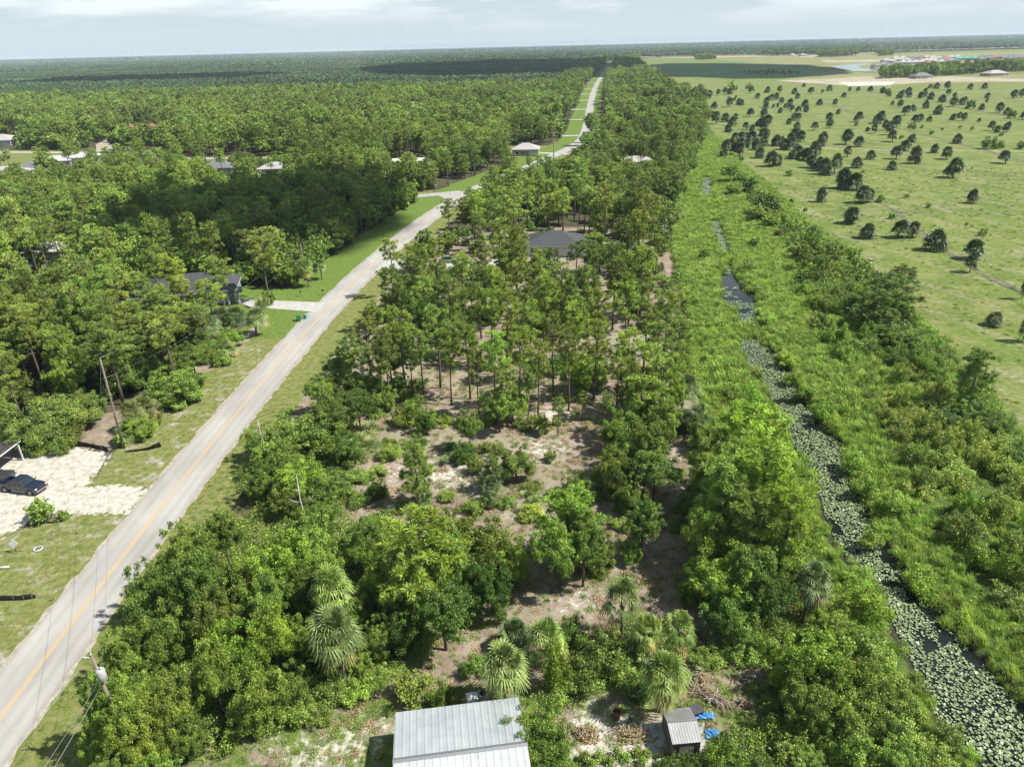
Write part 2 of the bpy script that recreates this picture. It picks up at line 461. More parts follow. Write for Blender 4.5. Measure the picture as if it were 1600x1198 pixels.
def blades(name, seed, n, spread, h0, h1, wd, mt, lean=.35, tonelo=0.0, tonehi=1.0):
    g = np.random.default_rng(seed)
    k = 6
    cc = g.uniform(-spread, spread, (k, 2)) * .8
    ci = g.integers(0, k, n)
    b = np.c_[cc[ci] + g.normal(0, spread * .33, (n, 2)), np.zeros(n)]
    hh = g.uniform(h0, h1, n) * g.uniform(.75, 1.1, k)[ci]
    a = g.uniform(0, 6.28, n); d = np.c_[np.cos(a), np.sin(a), np.zeros(n)]
    s = np.c_[-np.sin(a), np.cos(a), np.zeros(n)] * wd
    Z = np.array([0, 0, 1.0])
    m = b + d * (hh * lean * .35)[:, None] + Z * (hh * .62)[:, None]
    e = b + d * (hh * lean * g.uniform(.6, 1.6, n))[:, None] + Z * (hh * g.uniform(.8, 1, n))[:, None]
    V = np.stack([b - s, b + s, m + s, m - s, e], 1).reshape(-1, 3)
    i = np.arange(n) * 5
    Q = np.c_[i, i + 1, i + 2, i + 3]; Tt = np.c_[i + 3, i + 2, i + 4]
    t = np.clip(np.array(g.uniform(tonelo, tonehi, k))[ci] + g.normal(0, .15, n), 0, 1)
    return mesh_np(name, V, [Q, Tt], mt, {'tone': np.concatenate([t, t])})
def leaf_patch(name, seed, n, spread, h, size, mt):
    g = np.random.default_rng(seed)
    P = np.c_[g.normal(0, spread * .5, (n, 2)), g.uniform(0.02, 1, n) * h]
    P[:, 2] *= np.exp(-(P[:, 0] ** 2 + P[:, 1] ** 2) / spread ** 2)
    nn = unit(n, g) + np.array([0, 0, .6]); nn /= np.linalg.norm(nn, axis=1)[:, None]
    V, F = leaf_quads(P, nn, size, g)
    return mesh_np(name, V, [F], mt, {'tone': g.random(n)})

NV = 6
PROTO = {}
for lod in (0, 1, 2):
    PROTO['oak', lod] = [oak(10 + i, lod) for i in range(NV)] + [oak(30 + i, lod, low=True, tall=.9) for i in range(5)]
    PROTO['pine', lod] = [pine(50 + i, lod) for i in range(NV)] + [pine(60, lod, .64, 13, 2.5, 15)]
    PROTO['ypine', lod] = [pine(70 + i, lod, .18, 9.5, 3.0, 40) for i in range(3)]
    PROTO['shrub', lod] = [shrub(90 + i, lod) for i in range(5)]
for lod in (0, 1):
    PROTO['fpalm', lod] = [palm(140 + i, lod, h=hh, n=46, skirt=False) for i, hh in enumerate((2.7, 2.3, 3.1, 1.9))]
    PROTO['palm', lod] = [palm(110 + i, lod, h=hh, n=nn_) for i, (hh, nn_) in enumerate(((4.6, 32), (4.2, 26), (5.2, 36), (3.2, 30), (4.4, 38), (4.0, 24)))]
    PROTO['lowpalm', lod] = [palm(120 + i, lod, h=1.7, R_=2.2, n=46) for i in range(3)]
PROTO['palmetto', 0] = [palmetto(130 + i) for i in range(3)]
BASE = {'oak': (7.0, 3.4), 'pine': (13.0, 2.8), 'ypine': (9.5, 3.1), 'shrub': (2.3, 1.7), 'palm': (6.0, 2.35), 'fpalm': (4.4, 2.35), 'lowpalm': (3.3, 2.3), 'palmetto': (1.3, 1.8)}
CZ = {'oak': .58, 'pine': .78, 'ypine': .6, 'shrub': .5, 'palm': .78, 'fpalm': .68, 'lowpalm': .6, 'palmetto': .5}

def hidden_collection(name, meshes, cols=None):
    """prototypes of a ground cover, reached only through its geometry nodes"""
    c = bpy.data.collections.new(name)
    for i, m in enumerate(meshes):
        o = bpy.data.objects.new('%s_%02d' % (name, i), m); c.objects.link(o)
        if cols: o.color = cols[i]
    return c
def scatter(name, pts, rot, scl, idx, coll, label, cat):
    """one stuff object whose points carry instances of the collection's meshes"""
    pts = np.asarray(pts, np.float32); n = len(pts)
    me = bpy.data.meshes.new(name); me.vertices.add(n); me.vertices.foreach_set('co', pts.ravel())
    for k, a, ty in (('rz', rot, 'FLOAT'), ('sc', scl, 'FLOAT'), ('ix', idx, 'INT')):
        at = me.attributes.new(k, ty, 'POINT'); at.data.foreach_set('value', np.asarray(a, np.int32 if ty == 'INT' else np.float32))
    o = link(name, me)
    ng = bpy.data.node_groups.new(name, 'GeometryNodeTree')
    ng.interface.new_socket('Geometry', in_out='INPUT', socket_type='NodeSocketGeometry')
    ng.interface.new_socket('Geometry', in_out='OUTPUT', socket_type='NodeSocketGeometry')
    gi = ng.nodes.new('NodeGroupInput'); go = ng.nodes.new('NodeGroupOutput')
    iop = ng.nodes.new('GeometryNodeInstanceOnPoints')
    ci = ng.nodes.new('GeometryNodeCollectionInfo'); ci.inputs['Collection'].default_value = coll
    ci.inputs['Separate Children'].default_value = True; ci.inputs['Reset Children'].default_value = True
    def na(nm, ty):
        a = ng.nodes.new('GeometryNodeInputNamedAttribute'); a.data_type = ty; a.inputs['Name'].default_value = nm
        return a.outputs['Attribute']
    cx = ng.nodes.new('ShaderNodeCombineXYZ'); ng.links.new(na('rz', 'FLOAT'), cx.inputs['Z'])
    e2r = ng.nodes.new('FunctionNodeEulerToRotation'); ng.links.new(cx.outputs[0], e2r.inputs[0])
    ng.links.new(gi.outputs[0], iop.inputs['Points']); ng.links.new(ci.outputs[0], iop.inputs['Instance'])
    iop.inputs['Pick Instance'].default_value = True
    ng.links.new(na('ix', 'INT'), iop.inputs['Instance Index'])
    ng.links.new(e2r.outputs[0], iop.inputs['Rotation']); ng.links.new(na('sc', 'FLOAT'), iop.inputs['Scale'])
    ng.links.new(iop.outputs[0], go.inputs[0])
    md = o.modifiers.new('scatter', 'NODES'); md.node_group = ng
    return tag(o, label, cat, kind='stuff')
# ---------------------------------------------------------------- the lie of the land (polygons given where they meet the ground in the photograph)
def inpoly(x, y, poly):
    x = np.asarray(x, float); y = np.asarray(y, float); r = np.zeros(x.shape, bool)
    n = len(poly)
    for i in range(n):
        x0, y0 = poly[i]; x1, y1 = poly[(i + 1) % n]
        if y0 == y1: continue
        c = ((y0 > y) != (y1 > y)) & (x < (x1 - x0) * (y - y0) / (y1 - y0) + x0)
        r ^= c
    return r
def seg_dist(x, y, pl):
    x = np.asarray(x, float); y = np.asarray(y, float); m = np.full(x.shape, 1e9)
    for (x0, y0), (x1, y1) in zip(pl, pl[1:]):
        dx, dy = x1 - x0, y1 - y0
        t = np.clip(((x - x0) * dx + (y - y0) * dy) / (dx * dx + dy * dy), 0, 1)
        m = np.minimum(m, np.hypot(x - x0 - t * dx, y - y0 - t * dy))
    return m
def smooth_line(pts, it=3):
    for _ in range(it):
        q = [pts[0]]
        for a, b in zip(pts, pts[1:]):
            q += [(a[0] * .75 + b[0] * .25, a[1] * .75 + b[1] * .25), (a[0] * .25 + b[0] * .75, a[1] * .25 + b[1] * .75)]
        pts = q + [pts[-1]]
    return pts
# road centre line: left kerb points pushed half a width to the right
RW = 6.3
le = GP([(0, 1062), (117, 901), (202, 800), (287, 694), (401, 574), (511, 472), (583, 400), (647, 344), (693, 312), (735, 292), (792, 271), (842, 248), (880, 232), (905, 217), (914, 174), (922, 143), (936, 119), (955, 95.5)])
le = [(le[0][0] + .3, -60), (le[0][0], 10)] + le
road = []
for i, p in enumerate(le):
    a = le[max(0, i - 1)]; b = le[min(len(le) - 1, i + 1)]
    d = math.hypot(b[0] - a[0], b[1] - a[1]); w = RW / 2 * (1.15 if i > 12 else 1)
    road.append((p[0] + (b[1] - a[1]) / d * w, p[1] - (b[0] - a[0]) / d * w))
ry_ = np.array([p[1] for p in road]); rx_ = np.array([p[0] for p in road])
near_ = ry_ < 360
pf = np.polyfit(ry_[near_][1:], rx_[near_][1:], 4)       # one even curve for the near stretch
road = [(float(np.polyval(pf, y)), float(y)) if y < 300 else (x, y) for x, y in zip(rx_, ry_)]
road = [(float(np.polyval(pf, max(15, y))), float(y)) for y in np.arange(-40, 265, 9.0)] + [p for p in road if p[1] > 275]
road = smooth_line(road)
RX = np.array([p[0] for p in road]); RY = np.array([p[1] for p in road])
def road_x(y): return np.interp(y, RY, RX)

# canal: left and right bank of the channel
cl = GP([(1640, 1275), (1560, 1198), (1475, 1110), (1430, 1010), (1370, 900), (1325, 860), (1298, 800), (1285, 745), (1250, 695), (1228, 655), (1215, 622), (1178, 570), (1160, 533), (1160, 500), (1130, 465), (1128, 430), (1122, 400), (1112, 370), (1096, 330), (1088, 300), (1090, 280), (1098, 262)])
cr = GP([(1720, 1260), (1650, 1180), (1590, 1100), (1510, 1010), (1425, 925), (1375, 835), (1335, 765), (1318, 700), (1290, 665), (1258, 625), (1225, 575), (1190, 533), (1186, 500), (1180, 463), (1160, 443), (1145, 420), (1138, 385), (1125, 345), (1114, 310), (1112, 280), (1110, 262)])
CLX = lambda y: np.interp(y, [p[1] for p in cl], [p[0] for p in cl])
CRX = lambda y: np.interp(y, [p[1] for p in cr], [p[0] for p in cr])
WZ = -0.55

P = {}
P['nofor'] = GP([(1150, 1300), (1100, 900), (1080, 760), (1085, 640), (1065, 560), (1075, 500), (1052, 400), (1050, 330), (1075, 275), (1092, 240), (1102, 215), (1098, 180), (1040, 141), (1010, 116), (995, 98), (1000, 92), (1300, 86), (1600, 77), (2400, 57), (3600, 60), (3600, 1300)])
P['pasture'] = GP([(3600, 900), (1620, 700), (1545, 620), (1500, 560), (1440, 500), (1350, 410), (1260, 345), (1210, 295), (1150, 250), (1112, 205), (1095, 170), (1040, 139), (1010, 116), (995, 98), (1000, 92), (1300, 86), (1600, 77), (2400, 57), (3600, 60)])
P['marsh'] = GP([(1240, 1260), (1230, 1100), (1215, 1000), (1150, 920), (1110, 800), (1110, 650), (1075, 560), (1080, 500), (1056, 400), (1056, 330), (1078, 275), (1092, 240), (1100, 212), (1118, 208), (1140, 240), (1200, 300), (1300, 390), (1420, 520), (1600, 720), (2200, 1250)])
P['lot'] = GP([(-700, 700), (80, 702), (128, 700), (172, 706), (150, 745), (130, 762), (180, 762), (232, 758), (214, 798), (120, 803), (75, 800), (20, 830), (-60, 860), (-700, 900)])
P['nearverge'] = GP([(-900, 2000), (-900, 850), (20, 830), (130, 800), (200, 770), (172, 706), (196, 695), (260, 640), (300, 592), (352, 548), (402, 516), (500, 500), (460, 560), (0, 1080), (-300, 2000)])
P['lawn1'] = GP([(384, 484), (492, 490), (500, 500), (402, 516)])
P['lawn2'] = GP([(372, 468), (378, 447), (470, 452), (520, 430), (545, 405), (600, 400), (510, 474)])
P['lawn3'] = GP([(205, 462), (225, 455), (245, 470), (215, 490), (160, 485)])
P['housel'] = GP([(225, 490), (222, 455), (370, 445), (385, 492)])
P['housec'] = GP([(815, 400), (825, 378), (915, 375), (945, 385), (950, 402), (900, 410)])
P['lawn4'] = GP([(920, 382), (975, 380), (990, 400), (930, 405)])
P['drivec'] = GP([(585, 420), (600, 407), (820, 398), (822, 414), (700, 420)])
P['fronthouses'] = GP([(815, 384), (955, 384), (960, 425), (800, 425)])
P['fronthousel'] = GP([(215, 450), (392, 450), (392, 520), (205, 520)])
P['clear'] = GP([(500, 1300), (560, 1100), (660, 1000), (780, 930), (560, 870), (500, 800), (525, 735), (560, 690), (600, 640), (640, 590), (700, 545), (780, 530), (985, 530), (1000, 560), (985, 620), (1060, 660), (1105, 690), (1100, 860), (1090, 1000), (1120, 1300)])
P['yard'] = GP([(260, 1300), (260, 1190), (400, 1130), (560, 1100), (640, 1080), (900, 1060), (1240, 1040), (1280, 1300)])
P['brown'] = GP([(90, 700), (118, 655), (190, 640), (200, 690), (172, 703)])
P['edge'] = GP([(196, 695), (250, 620), (300, 575), (352, 535), (400, 508), (408, 520), (352, 552), (305, 600), (262, 645), (215, 690)])
P['house200'] = GP([(140, 262), (140, 222), (285, 236), (285, 258)])
P['grassy'] = GP([(-300, 262), (-300, 234), (140, 238), (150, 262)])
P['white'] = GP([(610, 268), (610, 250), (668, 250), (668, 268)])
P['beige'] = GP([(795, 246), (795, 228), (890, 228), (900, 250)])
P['lefty'] = GP([(-60, 430), (-60, 400), (110, 402), (110, 412)])
P['wl'] = GP([(-100, 236), (-100, 214), (30, 214), (30, 236)])
P['hl2'] = GP([(-100, 292), (-100, 270), (60, 266), (70, 288)])
P['orange'] = GP([(205, 212), (205, 196), (258, 196), (240, 214)])
P['r1'] = GP([(975, 270), (975, 255), (1015, 255), (1015, 270)])
street1 = GP([(240, 249), (330, 248), (450, 247.5)])
street2 = GP([(-300, 238), (0, 238), (165, 239)])
street3 = GP([(722, 300), (672, 305), (640, 307), (560, 306)])
spots = GP([(200, 168), (225, 168), (160, 158), (650, 172), (110, 258), (60, 255), (430, 272), (345, 270), (985, 212)])
NOFOR = ['fronthouses', 'fronthousel', 'nofor', 'lot', 'nearverge', 'lawn1', 'lawn2', 'lawn3', 'housel', 'housec', 'lawn4', 'drivec', 'clear', 'yard', 'brown', 'house200', 'white', 'beige', 'grassy', 'lefty', 'wl', 'hl2', 'orange', 'r1']

# ---------------------------------------------------------------- ground: one sheet from below the camera to the horizon
def grow(a, b, s0, r, end):
    o = [b]; s = s0
    while o[-1] < end: s *= r; o.append(o[-1] + s)
    return o
xs = np.concatenate([-np.array(grow(0, 110, 2.2, 1.07, 30000))[::-1], np.arange(-109, 140, 1.0), np.array(grow(0, 140, 1.6, 1.05, 30000))])
ys = np.concatenate([[-3000, -600, -200, -80, -30], np.arange(0, 250, 1.0), np.array(grow(0, 250, 1.2, 1.03, 45000))])
X, Y = np.meshgrid(xs, ys)
onroadwide = seg_dist(X, Y, road[::2]) 
inner = (Y > 15) & (Y < 3500) & (np.abs(X) < 1500)
Z = np.zeros_like(X)
chan = (X > CLX(Y) - .2) & (X < CRX(Y) + .2) & (Y < 400)
mid = (CLX(Y) + CRX(Y)) / 2; hw = (CRX(Y) - CLX(Y)) / 2
prof = np.clip((hw + 2.2 - np.abs(X - mid)) / 2.4, 0, 1)
Z -= np.where(Y < 330, 1.0 * prof ** 1.2, 0)
Z += np.where(onroadwide > 4.5, (np.sin(X * .21) * np.cos(Y * .17) * .025 + np.sin(X * .9 + Y * .4) * .012), 0)
def msk(*names):
    r = np.zeros(X.shape, bool)
    for n in names: r |= inpoly(X, Y, P[n])
    return r
def blur(a, k):
    a = a.astype(np.float32)
    for _ in range(k):
        b = a.copy(); b[1:-1, 1:-1] = (a[1:-1, 1:-1] * 2 + a[:-2, 1:-1] + a[2:, 1:-1] + a[1:-1, :-2] + a[1:-1, 2:]) / 6; a = b
    return a
sd = np.where(X < road_x(Y), -1, 1)
verge = (onroadwide < np.where(sd < 0, 12.5, 9.0)) & (Y < 2600)
verge |= (sd > 0) & (onroadwide < 14) & (Y < 66) & (Y > 20)
lawn = msk('lawn1', 'lawn2', 'lawn3', 'lawn4', 'grassy', 'nearverge', 'housel', 'beige') | verge
for st in (street1, street2, street3): lawn |= seg_dist(X, Y, st) < 9
lush = msk('lawn1', 'lawn2', 'lawn3', 'lawn4', 'housel') | ((sd < 0) & (onroadwide < 14) & (Y > 128) & (Y < 420)) | ((Y > 420) & verge)
past = msk('pasture')
marsh = (msk('marsh') | msk('nofor')) & ~past & (X > 30)
sand = msk('lot')
sand2 = msk('yard')
nv = msk('nearverge')
mottle = msk('clear') | sand2
brown = msk('brown', 'edge')
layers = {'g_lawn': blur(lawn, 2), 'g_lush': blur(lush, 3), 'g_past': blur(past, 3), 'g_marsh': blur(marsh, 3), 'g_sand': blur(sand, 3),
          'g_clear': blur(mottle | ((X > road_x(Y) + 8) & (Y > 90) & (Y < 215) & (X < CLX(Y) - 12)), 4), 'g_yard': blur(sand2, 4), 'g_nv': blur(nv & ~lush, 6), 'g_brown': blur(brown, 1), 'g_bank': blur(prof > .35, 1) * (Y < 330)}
# sandy places in the clearing, each a spot with its own reach
sp = np.zeros_like(X)
for px, py, r, a in [(870, 645, 2.6, 1.6), (870, 652, 2.0, 1.3), (700, 740, 7, .75), (620, 735, 6, .6), (850, 700, 6, .65), (740, 755, 5, .6), (1070, 705, 5, .6), (1070, 760, 4, .5), (930, 650, 5, .4), (900, 940, 3.5, .7), (870, 700, 5, .4),
                     (1130, 995, 2.2, .8), (940, 1150, 3.5, 1.1), (990, 1165, 3.5, 1.1), (915, 1135, 2, .9), (1000, 1150, 2.5, 1.0), (600, 800, 4, .5), (545, 1170, 4, .55), (480, 1185, 3.0, .6), (420, 1165, 2.5, .4), (590, 1130, 3, .4), (930, 1085, 2, .6), (1020, 1120, 2, .5), (810, 790, 3, .5), (780, 800, 3, .5), (660, 690, 4, .4), (690, 610, 6, .3), (1100, 1010, 1.5, .5)]:
    cx, cy = G(px, py); sp = np.maximum(sp, (a if py > 1050 or px == 870 else a * .8) * np.exp(-((X - cx) ** 2 + (Y - cy) ** 2) / (2 * (r * .55) ** 2)))
layers['g_spot'] = sp.astype(np.float32)
ny, nx = X.shape
ii = (np.arange(ny - 1)[:, None] * nx + np.arange(nx - 1)[None, :]).ravel()
Fg = np.c_[ii, ii + 1, ii + nx + 1, ii + nx]

def ground_material():
    m = bpy.data.materials.new('ground'); m.use_nodes = True
    t = m.node_tree; b = t.nodes['Principled BSDF']; b.inputs['Roughness'].default_value = .95; b.inputs['Specular IOR Level'].default_value = .15
    l = t.links.new
    tc = N(t, 'ShaderNodeTexCoord')
    def noise(sc, det=5, ro=.6, st=(1, 1, 1)):
        mp_ = N(t, 'ShaderNodeMapping'); mp_.inputs['Scale'].default_value = st; l(tc.outputs['Object'], mp_.inputs[0])
        n = N(t, 'ShaderNodeTexNoise'); n.inputs['Scale'].default_value = sc; n.inputs['Detail'].default_value = det; n.inputs['Roughness'].default_value = ro
        l(mp_.outputs[0], n.inputs['Vector']); return n.outputs['Fac']
    def ramp(src, stops):
        r = N(t, 'ShaderNodeValToRGB')
        while len(r.color_ramp.elements) < len(stops): r.color_ramp.elements.new(.5)
        for i, (p, c) in enumerate(stops): r.color_ramp.elements[i].position = p; r.color_ramp.elements[i].color = (*c, 1) if len(c) == 3 else c
        l(src, r.inputs[0]); return r.outputs[0]
    def mixc(f, a, c):
        x = N(t, 'ShaderNodeMix', data_type='RGBA')
        l(f, x.inputs[0]); l(a, x.inputs[6]); l(c, x.inputs[7]); return x.outputs[2]
    def maskn(attr, nsrc, amp=.5, soft=.16):
        a = N(t, 'ShaderNodeAttribute'); a.attribute_name = attr
        w = N(t, 'ShaderNodeMath', operation='MULTIPLY_ADD'); l(nsrc, w.inputs[0]); w.inputs[1].default_value = amp * 2; w.inputs[2].default_value = -amp
        s = N(t, 'ShaderNodeMath', operation='ADD'); l(a.outputs['Fac'], s.inputs[0]); l(w.outputs[0], s.inputs[1])
        r = N(t, 'ShaderNodeMapRange', interpolation_type='SMOOTHSTEP'); r.inputs['From Min'].default_value = .5 - soft; r.inputs['From Max'].default_value = .5 + soft
        l(s.outputs[0], r.inputs['Value']); return r.outputs[0]
    nb, nm, nf, nl = noise(.12, 6), noise(.5, 7, .65), noise(2.5, 7, .7), noise(.02, 5)
    nf2 = noise(1.1, 8, .72)
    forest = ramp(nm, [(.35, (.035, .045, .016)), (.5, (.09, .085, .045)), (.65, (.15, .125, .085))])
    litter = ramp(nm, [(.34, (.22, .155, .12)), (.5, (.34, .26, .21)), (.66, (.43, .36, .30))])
    litter = mixc(ramp(noise(.045, 4), [(.45, (0, 0, 0)), (.6, (.75, .75, .75))]), litter, ramp(nf2, [(.36, (.24, .235, .15)), (.5, (.38, .36, .25)), (.64, (.50, .47, .38))]))
    litter = mixc(ramp(nf2, [(.5, (0, 0, 0)), (.64, (.8, .8, .8))]), litter, ramp(nf, [(.4, (.15, .19, .06)), (.6, (.29, .31, .13))]))
    sandc = ramp(nf2, [(.35, (.40, .36, .29)), (.5, (.60, .56, .48)), (.62, (.74, .70, .62))])
    greysand = ramp(nf2, [(.34, (.27, .23, .18)), (.48, (.45, .41, .36)), (.62, (.60, .565, .51))])
    lawnc = ramp(nf2, [(.33, (.115, .15, .035)), (.5, (.20, .23, .065)), (.66, (.32, .31, .13))])
    lushc = ramp(nf2, [(.33, (.095, .16, .025)), (.5, (.145, .225, .04)), (.68, (.21, .27, .07))])
    pastn = ramp(nf2, [(.34, (.10, .16, .03)), (.5, (.185, .255, .05)), (.64, (.27, .33, .085))])
    pastd = ramp(nf2, [(.36, (.15, .195, .045)), (.5, (.25, .285, .08)), (.62, (.35, .36, .15))])
    pastc = mixc(ramp(nl, [(.48, (0, 0, 0)), (.6, (.8, .8, .8))]), pastn, ramp(nf2, [(.32, (.10, .155, .03)), (.5, (.15, .215, .045)), (.66, (.22, .28, .07))]))
    pastc = mixc(ramp(nb, [(.46, (0, 0, 0)), (.6, (1, 1, 1))]), pastc, pastd)
    pastc = mixc(ramp(noise(.35, 8, .7), [(.63, (0, 0, 0)), (.72, (.75, .75, .75))]), pastc, greysand)
    pastc = mixc(ramp(noise(.055, 9, .75), [(.55, (0, 0, 0)), (.66, (.85, .85, .85))]), pastc, ramp(nf2, [(.36, (.26, .25, .12)), (.5, (.36, .35, .2)), (.64, (.47, .44, .3))]))
    pastc = mixc(ramp(noise(.03, 8, .7, (1, 1.6, 1)), [(.52, (0, 0, 0)), (.62, (.8, .8, .8))]), pastc, ramp(nf2, [(.36, (.09, .13, .03)), (.5, (.15, .20, .045)), (.64, (.21, .27, .07))]))
    pastc = mixc(ramp(noise(.16, 6, .7, (1, .35, 1)), [(.56, (0, 0, 0)), (.7, (.75, .75, .75))]), pastc, ramp(nf, [(.4, (.075, .12, .03)), (.6, (.14, .2, .05))]))
    marshc = ramp(nf2, [(.3, (.05, .08, .015)), (.5, (.09, .15, .03)), (.7, (.16, .22, .05))])
    # old furrows running across the field, and trodden cattle trails
    wv = N(t, 'ShaderNodeTexWave', bands_direction='DIAGONAL'); wv.inputs['Scale'].default_value = .035; wv.inputs['Distortion'].default_value = 3; wv.inputs['Detail'].default_value = 3; wv.inputs['Detail Scale'].default_value = .6
    mw = N(t, 'ShaderNodeMapping'); mw.inputs['Rotation'].default_value = (0, 0, R(28)); mw.inputs['Scale'].default_value = (1, 1, .01); l(tc.outputs['Object'], mw.inputs[0]); l(mw.outputs[0], wv.inputs['Vector'])
    fac = N(t, 'ShaderNodeMath', operation='MULTIPLY'); l(ramp(wv.outputs['Fac'], [(.86, (0, 0, 0)), (.97, (.8, .8, .8))]), fac.inputs[0]); l(ramp(nm, [(.4, (0, 0, 0)), (.6, (1, 1, 1))]), fac.inputs[1])
    pastc = mixc(fac.outputs[0], pastc, ramp(nf2, [(.36, (.22, .24, .10)), (.5, (.33, .33, .18)), (.64, (.44, .42, .28))]))
    hs_ = N(t, 'ShaderNodeHueSaturation'); hs_.inputs['Hue'].default_value = .498; hs_.inputs['Saturation'].default_value = .98; hs_.inputs['Value'].default_value = .9; l(pastc, hs_.inputs['Color']); pastc = hs_.outputs[0]
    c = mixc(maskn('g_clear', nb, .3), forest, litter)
    grassy = mixc(ramp(noise(.3, 6, .7), [(.4, (0, 0, 0)), (.54, (1, 1, 1))]), c, lushc)
    c = mixc(maskn('g_yard', nm, .5), c, grassy)
    c = mixc(maskn('g_lawn', nb, .3), c, lawnc)
    # sun-bleached, sandy stretch of the verge
    bare = ramp(noise(.28, 9, .75), [(.52, (0, 0, 0)), (.64, (1, 1, 1))])
    vb = N(t, 'ShaderNodeMath', operation='MULTIPLY'); l(maskn('g_nv', nb, .4), vb.inputs[0]); l(bare, vb.inputs[1])
    vb2 = N(t, 'ShaderNodeMath', operation='MULTIPLY'); l(vb.outputs[0], vb2.inputs[0]); vb2.inputs[1].default_value = .85
    c = mixc(vb2.outputs[0], c, greysand)
    c = mixc(maskn('g_lush', nb, .25), c, lushc)
    c = mixc(maskn('g_brown', nm, .4), c, litter)
    c = mixc(maskn('g_past', nm, .4), c, pastc)
    c = mixc(maskn('g_marsh', nm, .4), c, marshc)
    c = mixc(maskn('g_sand', nf2, .9, .12), c, sandc)
    c = mixc(maskn('g_spot', nf2, 1.1, .22), c, sandc)
    bk = ramp(nf, [(.4, (.03, .03, .015)), (.6, (.07, .06, .035))])
    c = mixc(maskn('g_bank', nf, .2), c, bk)
    dk = N(t, 'ShaderNodeMix', data_type='RGBA', blend_type='MULTIPLY'); dk.inputs[0].default_value = 1; dk.inputs[7].default_value = (K_ALB, K_ALB, K_ALB, 1)
    l(c, dk.inputs[6]); l(dk.outputs[2], b.inputs['Base Color'])
    bp = N(t, 'ShaderNodeBump'); bp.inputs['Distance'].default_value = .25; bp.inputs['Strength'].default_value = .8
    l(nf2, bp.inputs['Height']); l(bp.outputs[0], b.inputs['Normal'])
    return m
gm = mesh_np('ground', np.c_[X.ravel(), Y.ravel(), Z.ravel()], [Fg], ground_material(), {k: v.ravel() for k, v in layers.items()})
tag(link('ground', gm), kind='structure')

# ---------------------------------------------------------------- roads
M['asphalt'] = noisy('asphalt', [(.42, .405, .38), (.52, .505, .475)], .35, rough=.9, detail=8, stretch=(1, .25, 1))
M['concrete'] = noisy('concrete', [(.42, .41, .38), (.58, .565, .53)], .8, rough=.9, detail=8)
M['yellow'] = noisy('faded_yellow_paint', [(.60, .44, .22), (.72, .42, .11)], 1.2, rough=.8, detail=8)
M['gravel'] = noisy('pale_gravel', [(.40, .38, .33), (.58, .55, .48)], 1.5, detail=8)
def ribbon(name, pl, w, m, z, kind='structure', off=0.0, edge=0.0, seed=1):
    g = np.random.default_rng(seed); V = []; n = len(pl)
    for i, p in enumerate(pl):
        a = pl[max(0, i - 1)]; b = pl[min(n - 1, i + 1)]; d = math.hypot(b[0] - a[0], b[1] - a[1]) or 1
        nx_, ny_ = (b[1] - a[1]) / d, -(b[0] - a[0]) / d
        j, k = g.uniform(-edge, edge, 2)
        V += [(p[0] + nx_ * (off - w / 2 + j), p[1] + ny_ * (off - w / 2 + j), z), (p[0] + nx_ * (off + w / 2 + k), p[1] + ny_ * (off + w / 2 + k), z)]
    F = [(2 * i, 2 * i + 1, 2 * i + 3, 2 * i + 2) for i in range(n - 1)]
    return tag(link(name, mesh_np(name, V, [np.array(F)], m)), kind=kind)
def dens(pl, step):
    o = []
    for (a, b) in zip(pl, pl[1:]):
        n = max(1, int(math.hypot(b[0] - a[0], b[1] - a[1]) / step))
        o += [(a[0] + (b[0] - a[0]) * i / n, a[1] + (b[1] - a[1]) * i / n) for i in range(n)]
    return o + [pl[-1]]
rd = dens(road, 2.0)
def road_strip(name, pl, w, m, z):
    V = []; U = []; cols = np.linspace(-1, 1, 25); n = len(pl)
    for i, p in enumerate(pl):
        a = pl[max(0, i - 1)]; b = pl[min(n - 1, i + 1)]; d = math.hypot(b[0] - a[0], b[1] - a[1])
        for u in cols:
            j = u * w / 2 + (rnd.uniform(-.07, .07) if abs(u) > .99 else 0)
            V.append((p[0] + (b[1] - a[1]) / d * j, p[1] - (b[0] - a[0]) / d * j, z)); U.append(u)
    k = len(cols); F = [(i * k + j, i * k + j + 1, (i + 1) * k + j + 1, (i + 1) * k + j) for i in range(n - 1) for j in range(k - 1)]
    return tag(link(name, mesh_np(name, V, [np.array(F)], m, {'across': U})), kind='structure')
t = M['asphalt'].node_tree; pb = t.nodes['Principled BSDF']; l = t.links.new
src = pb.inputs['Base Color'].links[0].from_socket
at = N(t, 'ShaderNodeAttribute'); at.attribute_name = 'across'
rr_ = N(t, 'ShaderNodeMapRange'); rr_.inputs['From Min'].default_value = -1; l(at.outputs['Fac'], rr_.inputs['Value'])
cr0 = N(t, 'ShaderNodeValToRGB')           # wheel paths worn paler, oil line and crumbling edges darker
st_ = [(0, .80), (.05, .95), (.15, 1.03), (.22, .93), (.31, 1.03), (.42, .97), (.5, 1.0), (.58, .95), (.68, 1.06), (.77, .93), (.86, 1.06), (.95, .97), (1, .80)]
while len(cr0.color_ramp.elements) < len(st_): cr0.color_ramp.elements.new(.5)
for i, (p_, v_) in enumerate(st_): cr0.color_ramp.elements[i].position = p_; cr0.color_ramp.elements[i].color = (v_ * .93, v_ * .93, v_ * .93, 1)
l(rr_.outputs[0], cr0.inputs[0])
tc = N(t, 'ShaderNodeTexCoord'); vo = N(t, 'ShaderNodeTexVoronoi', feature='DISTANCE_TO_EDGE'); vo.inputs['Scale'].default_value = .16
wn = N(t, 'ShaderNodeTexNoise'); wn.inputs['Scale'].default_value = .8; wn.inputs['Detail'].default_value = 6
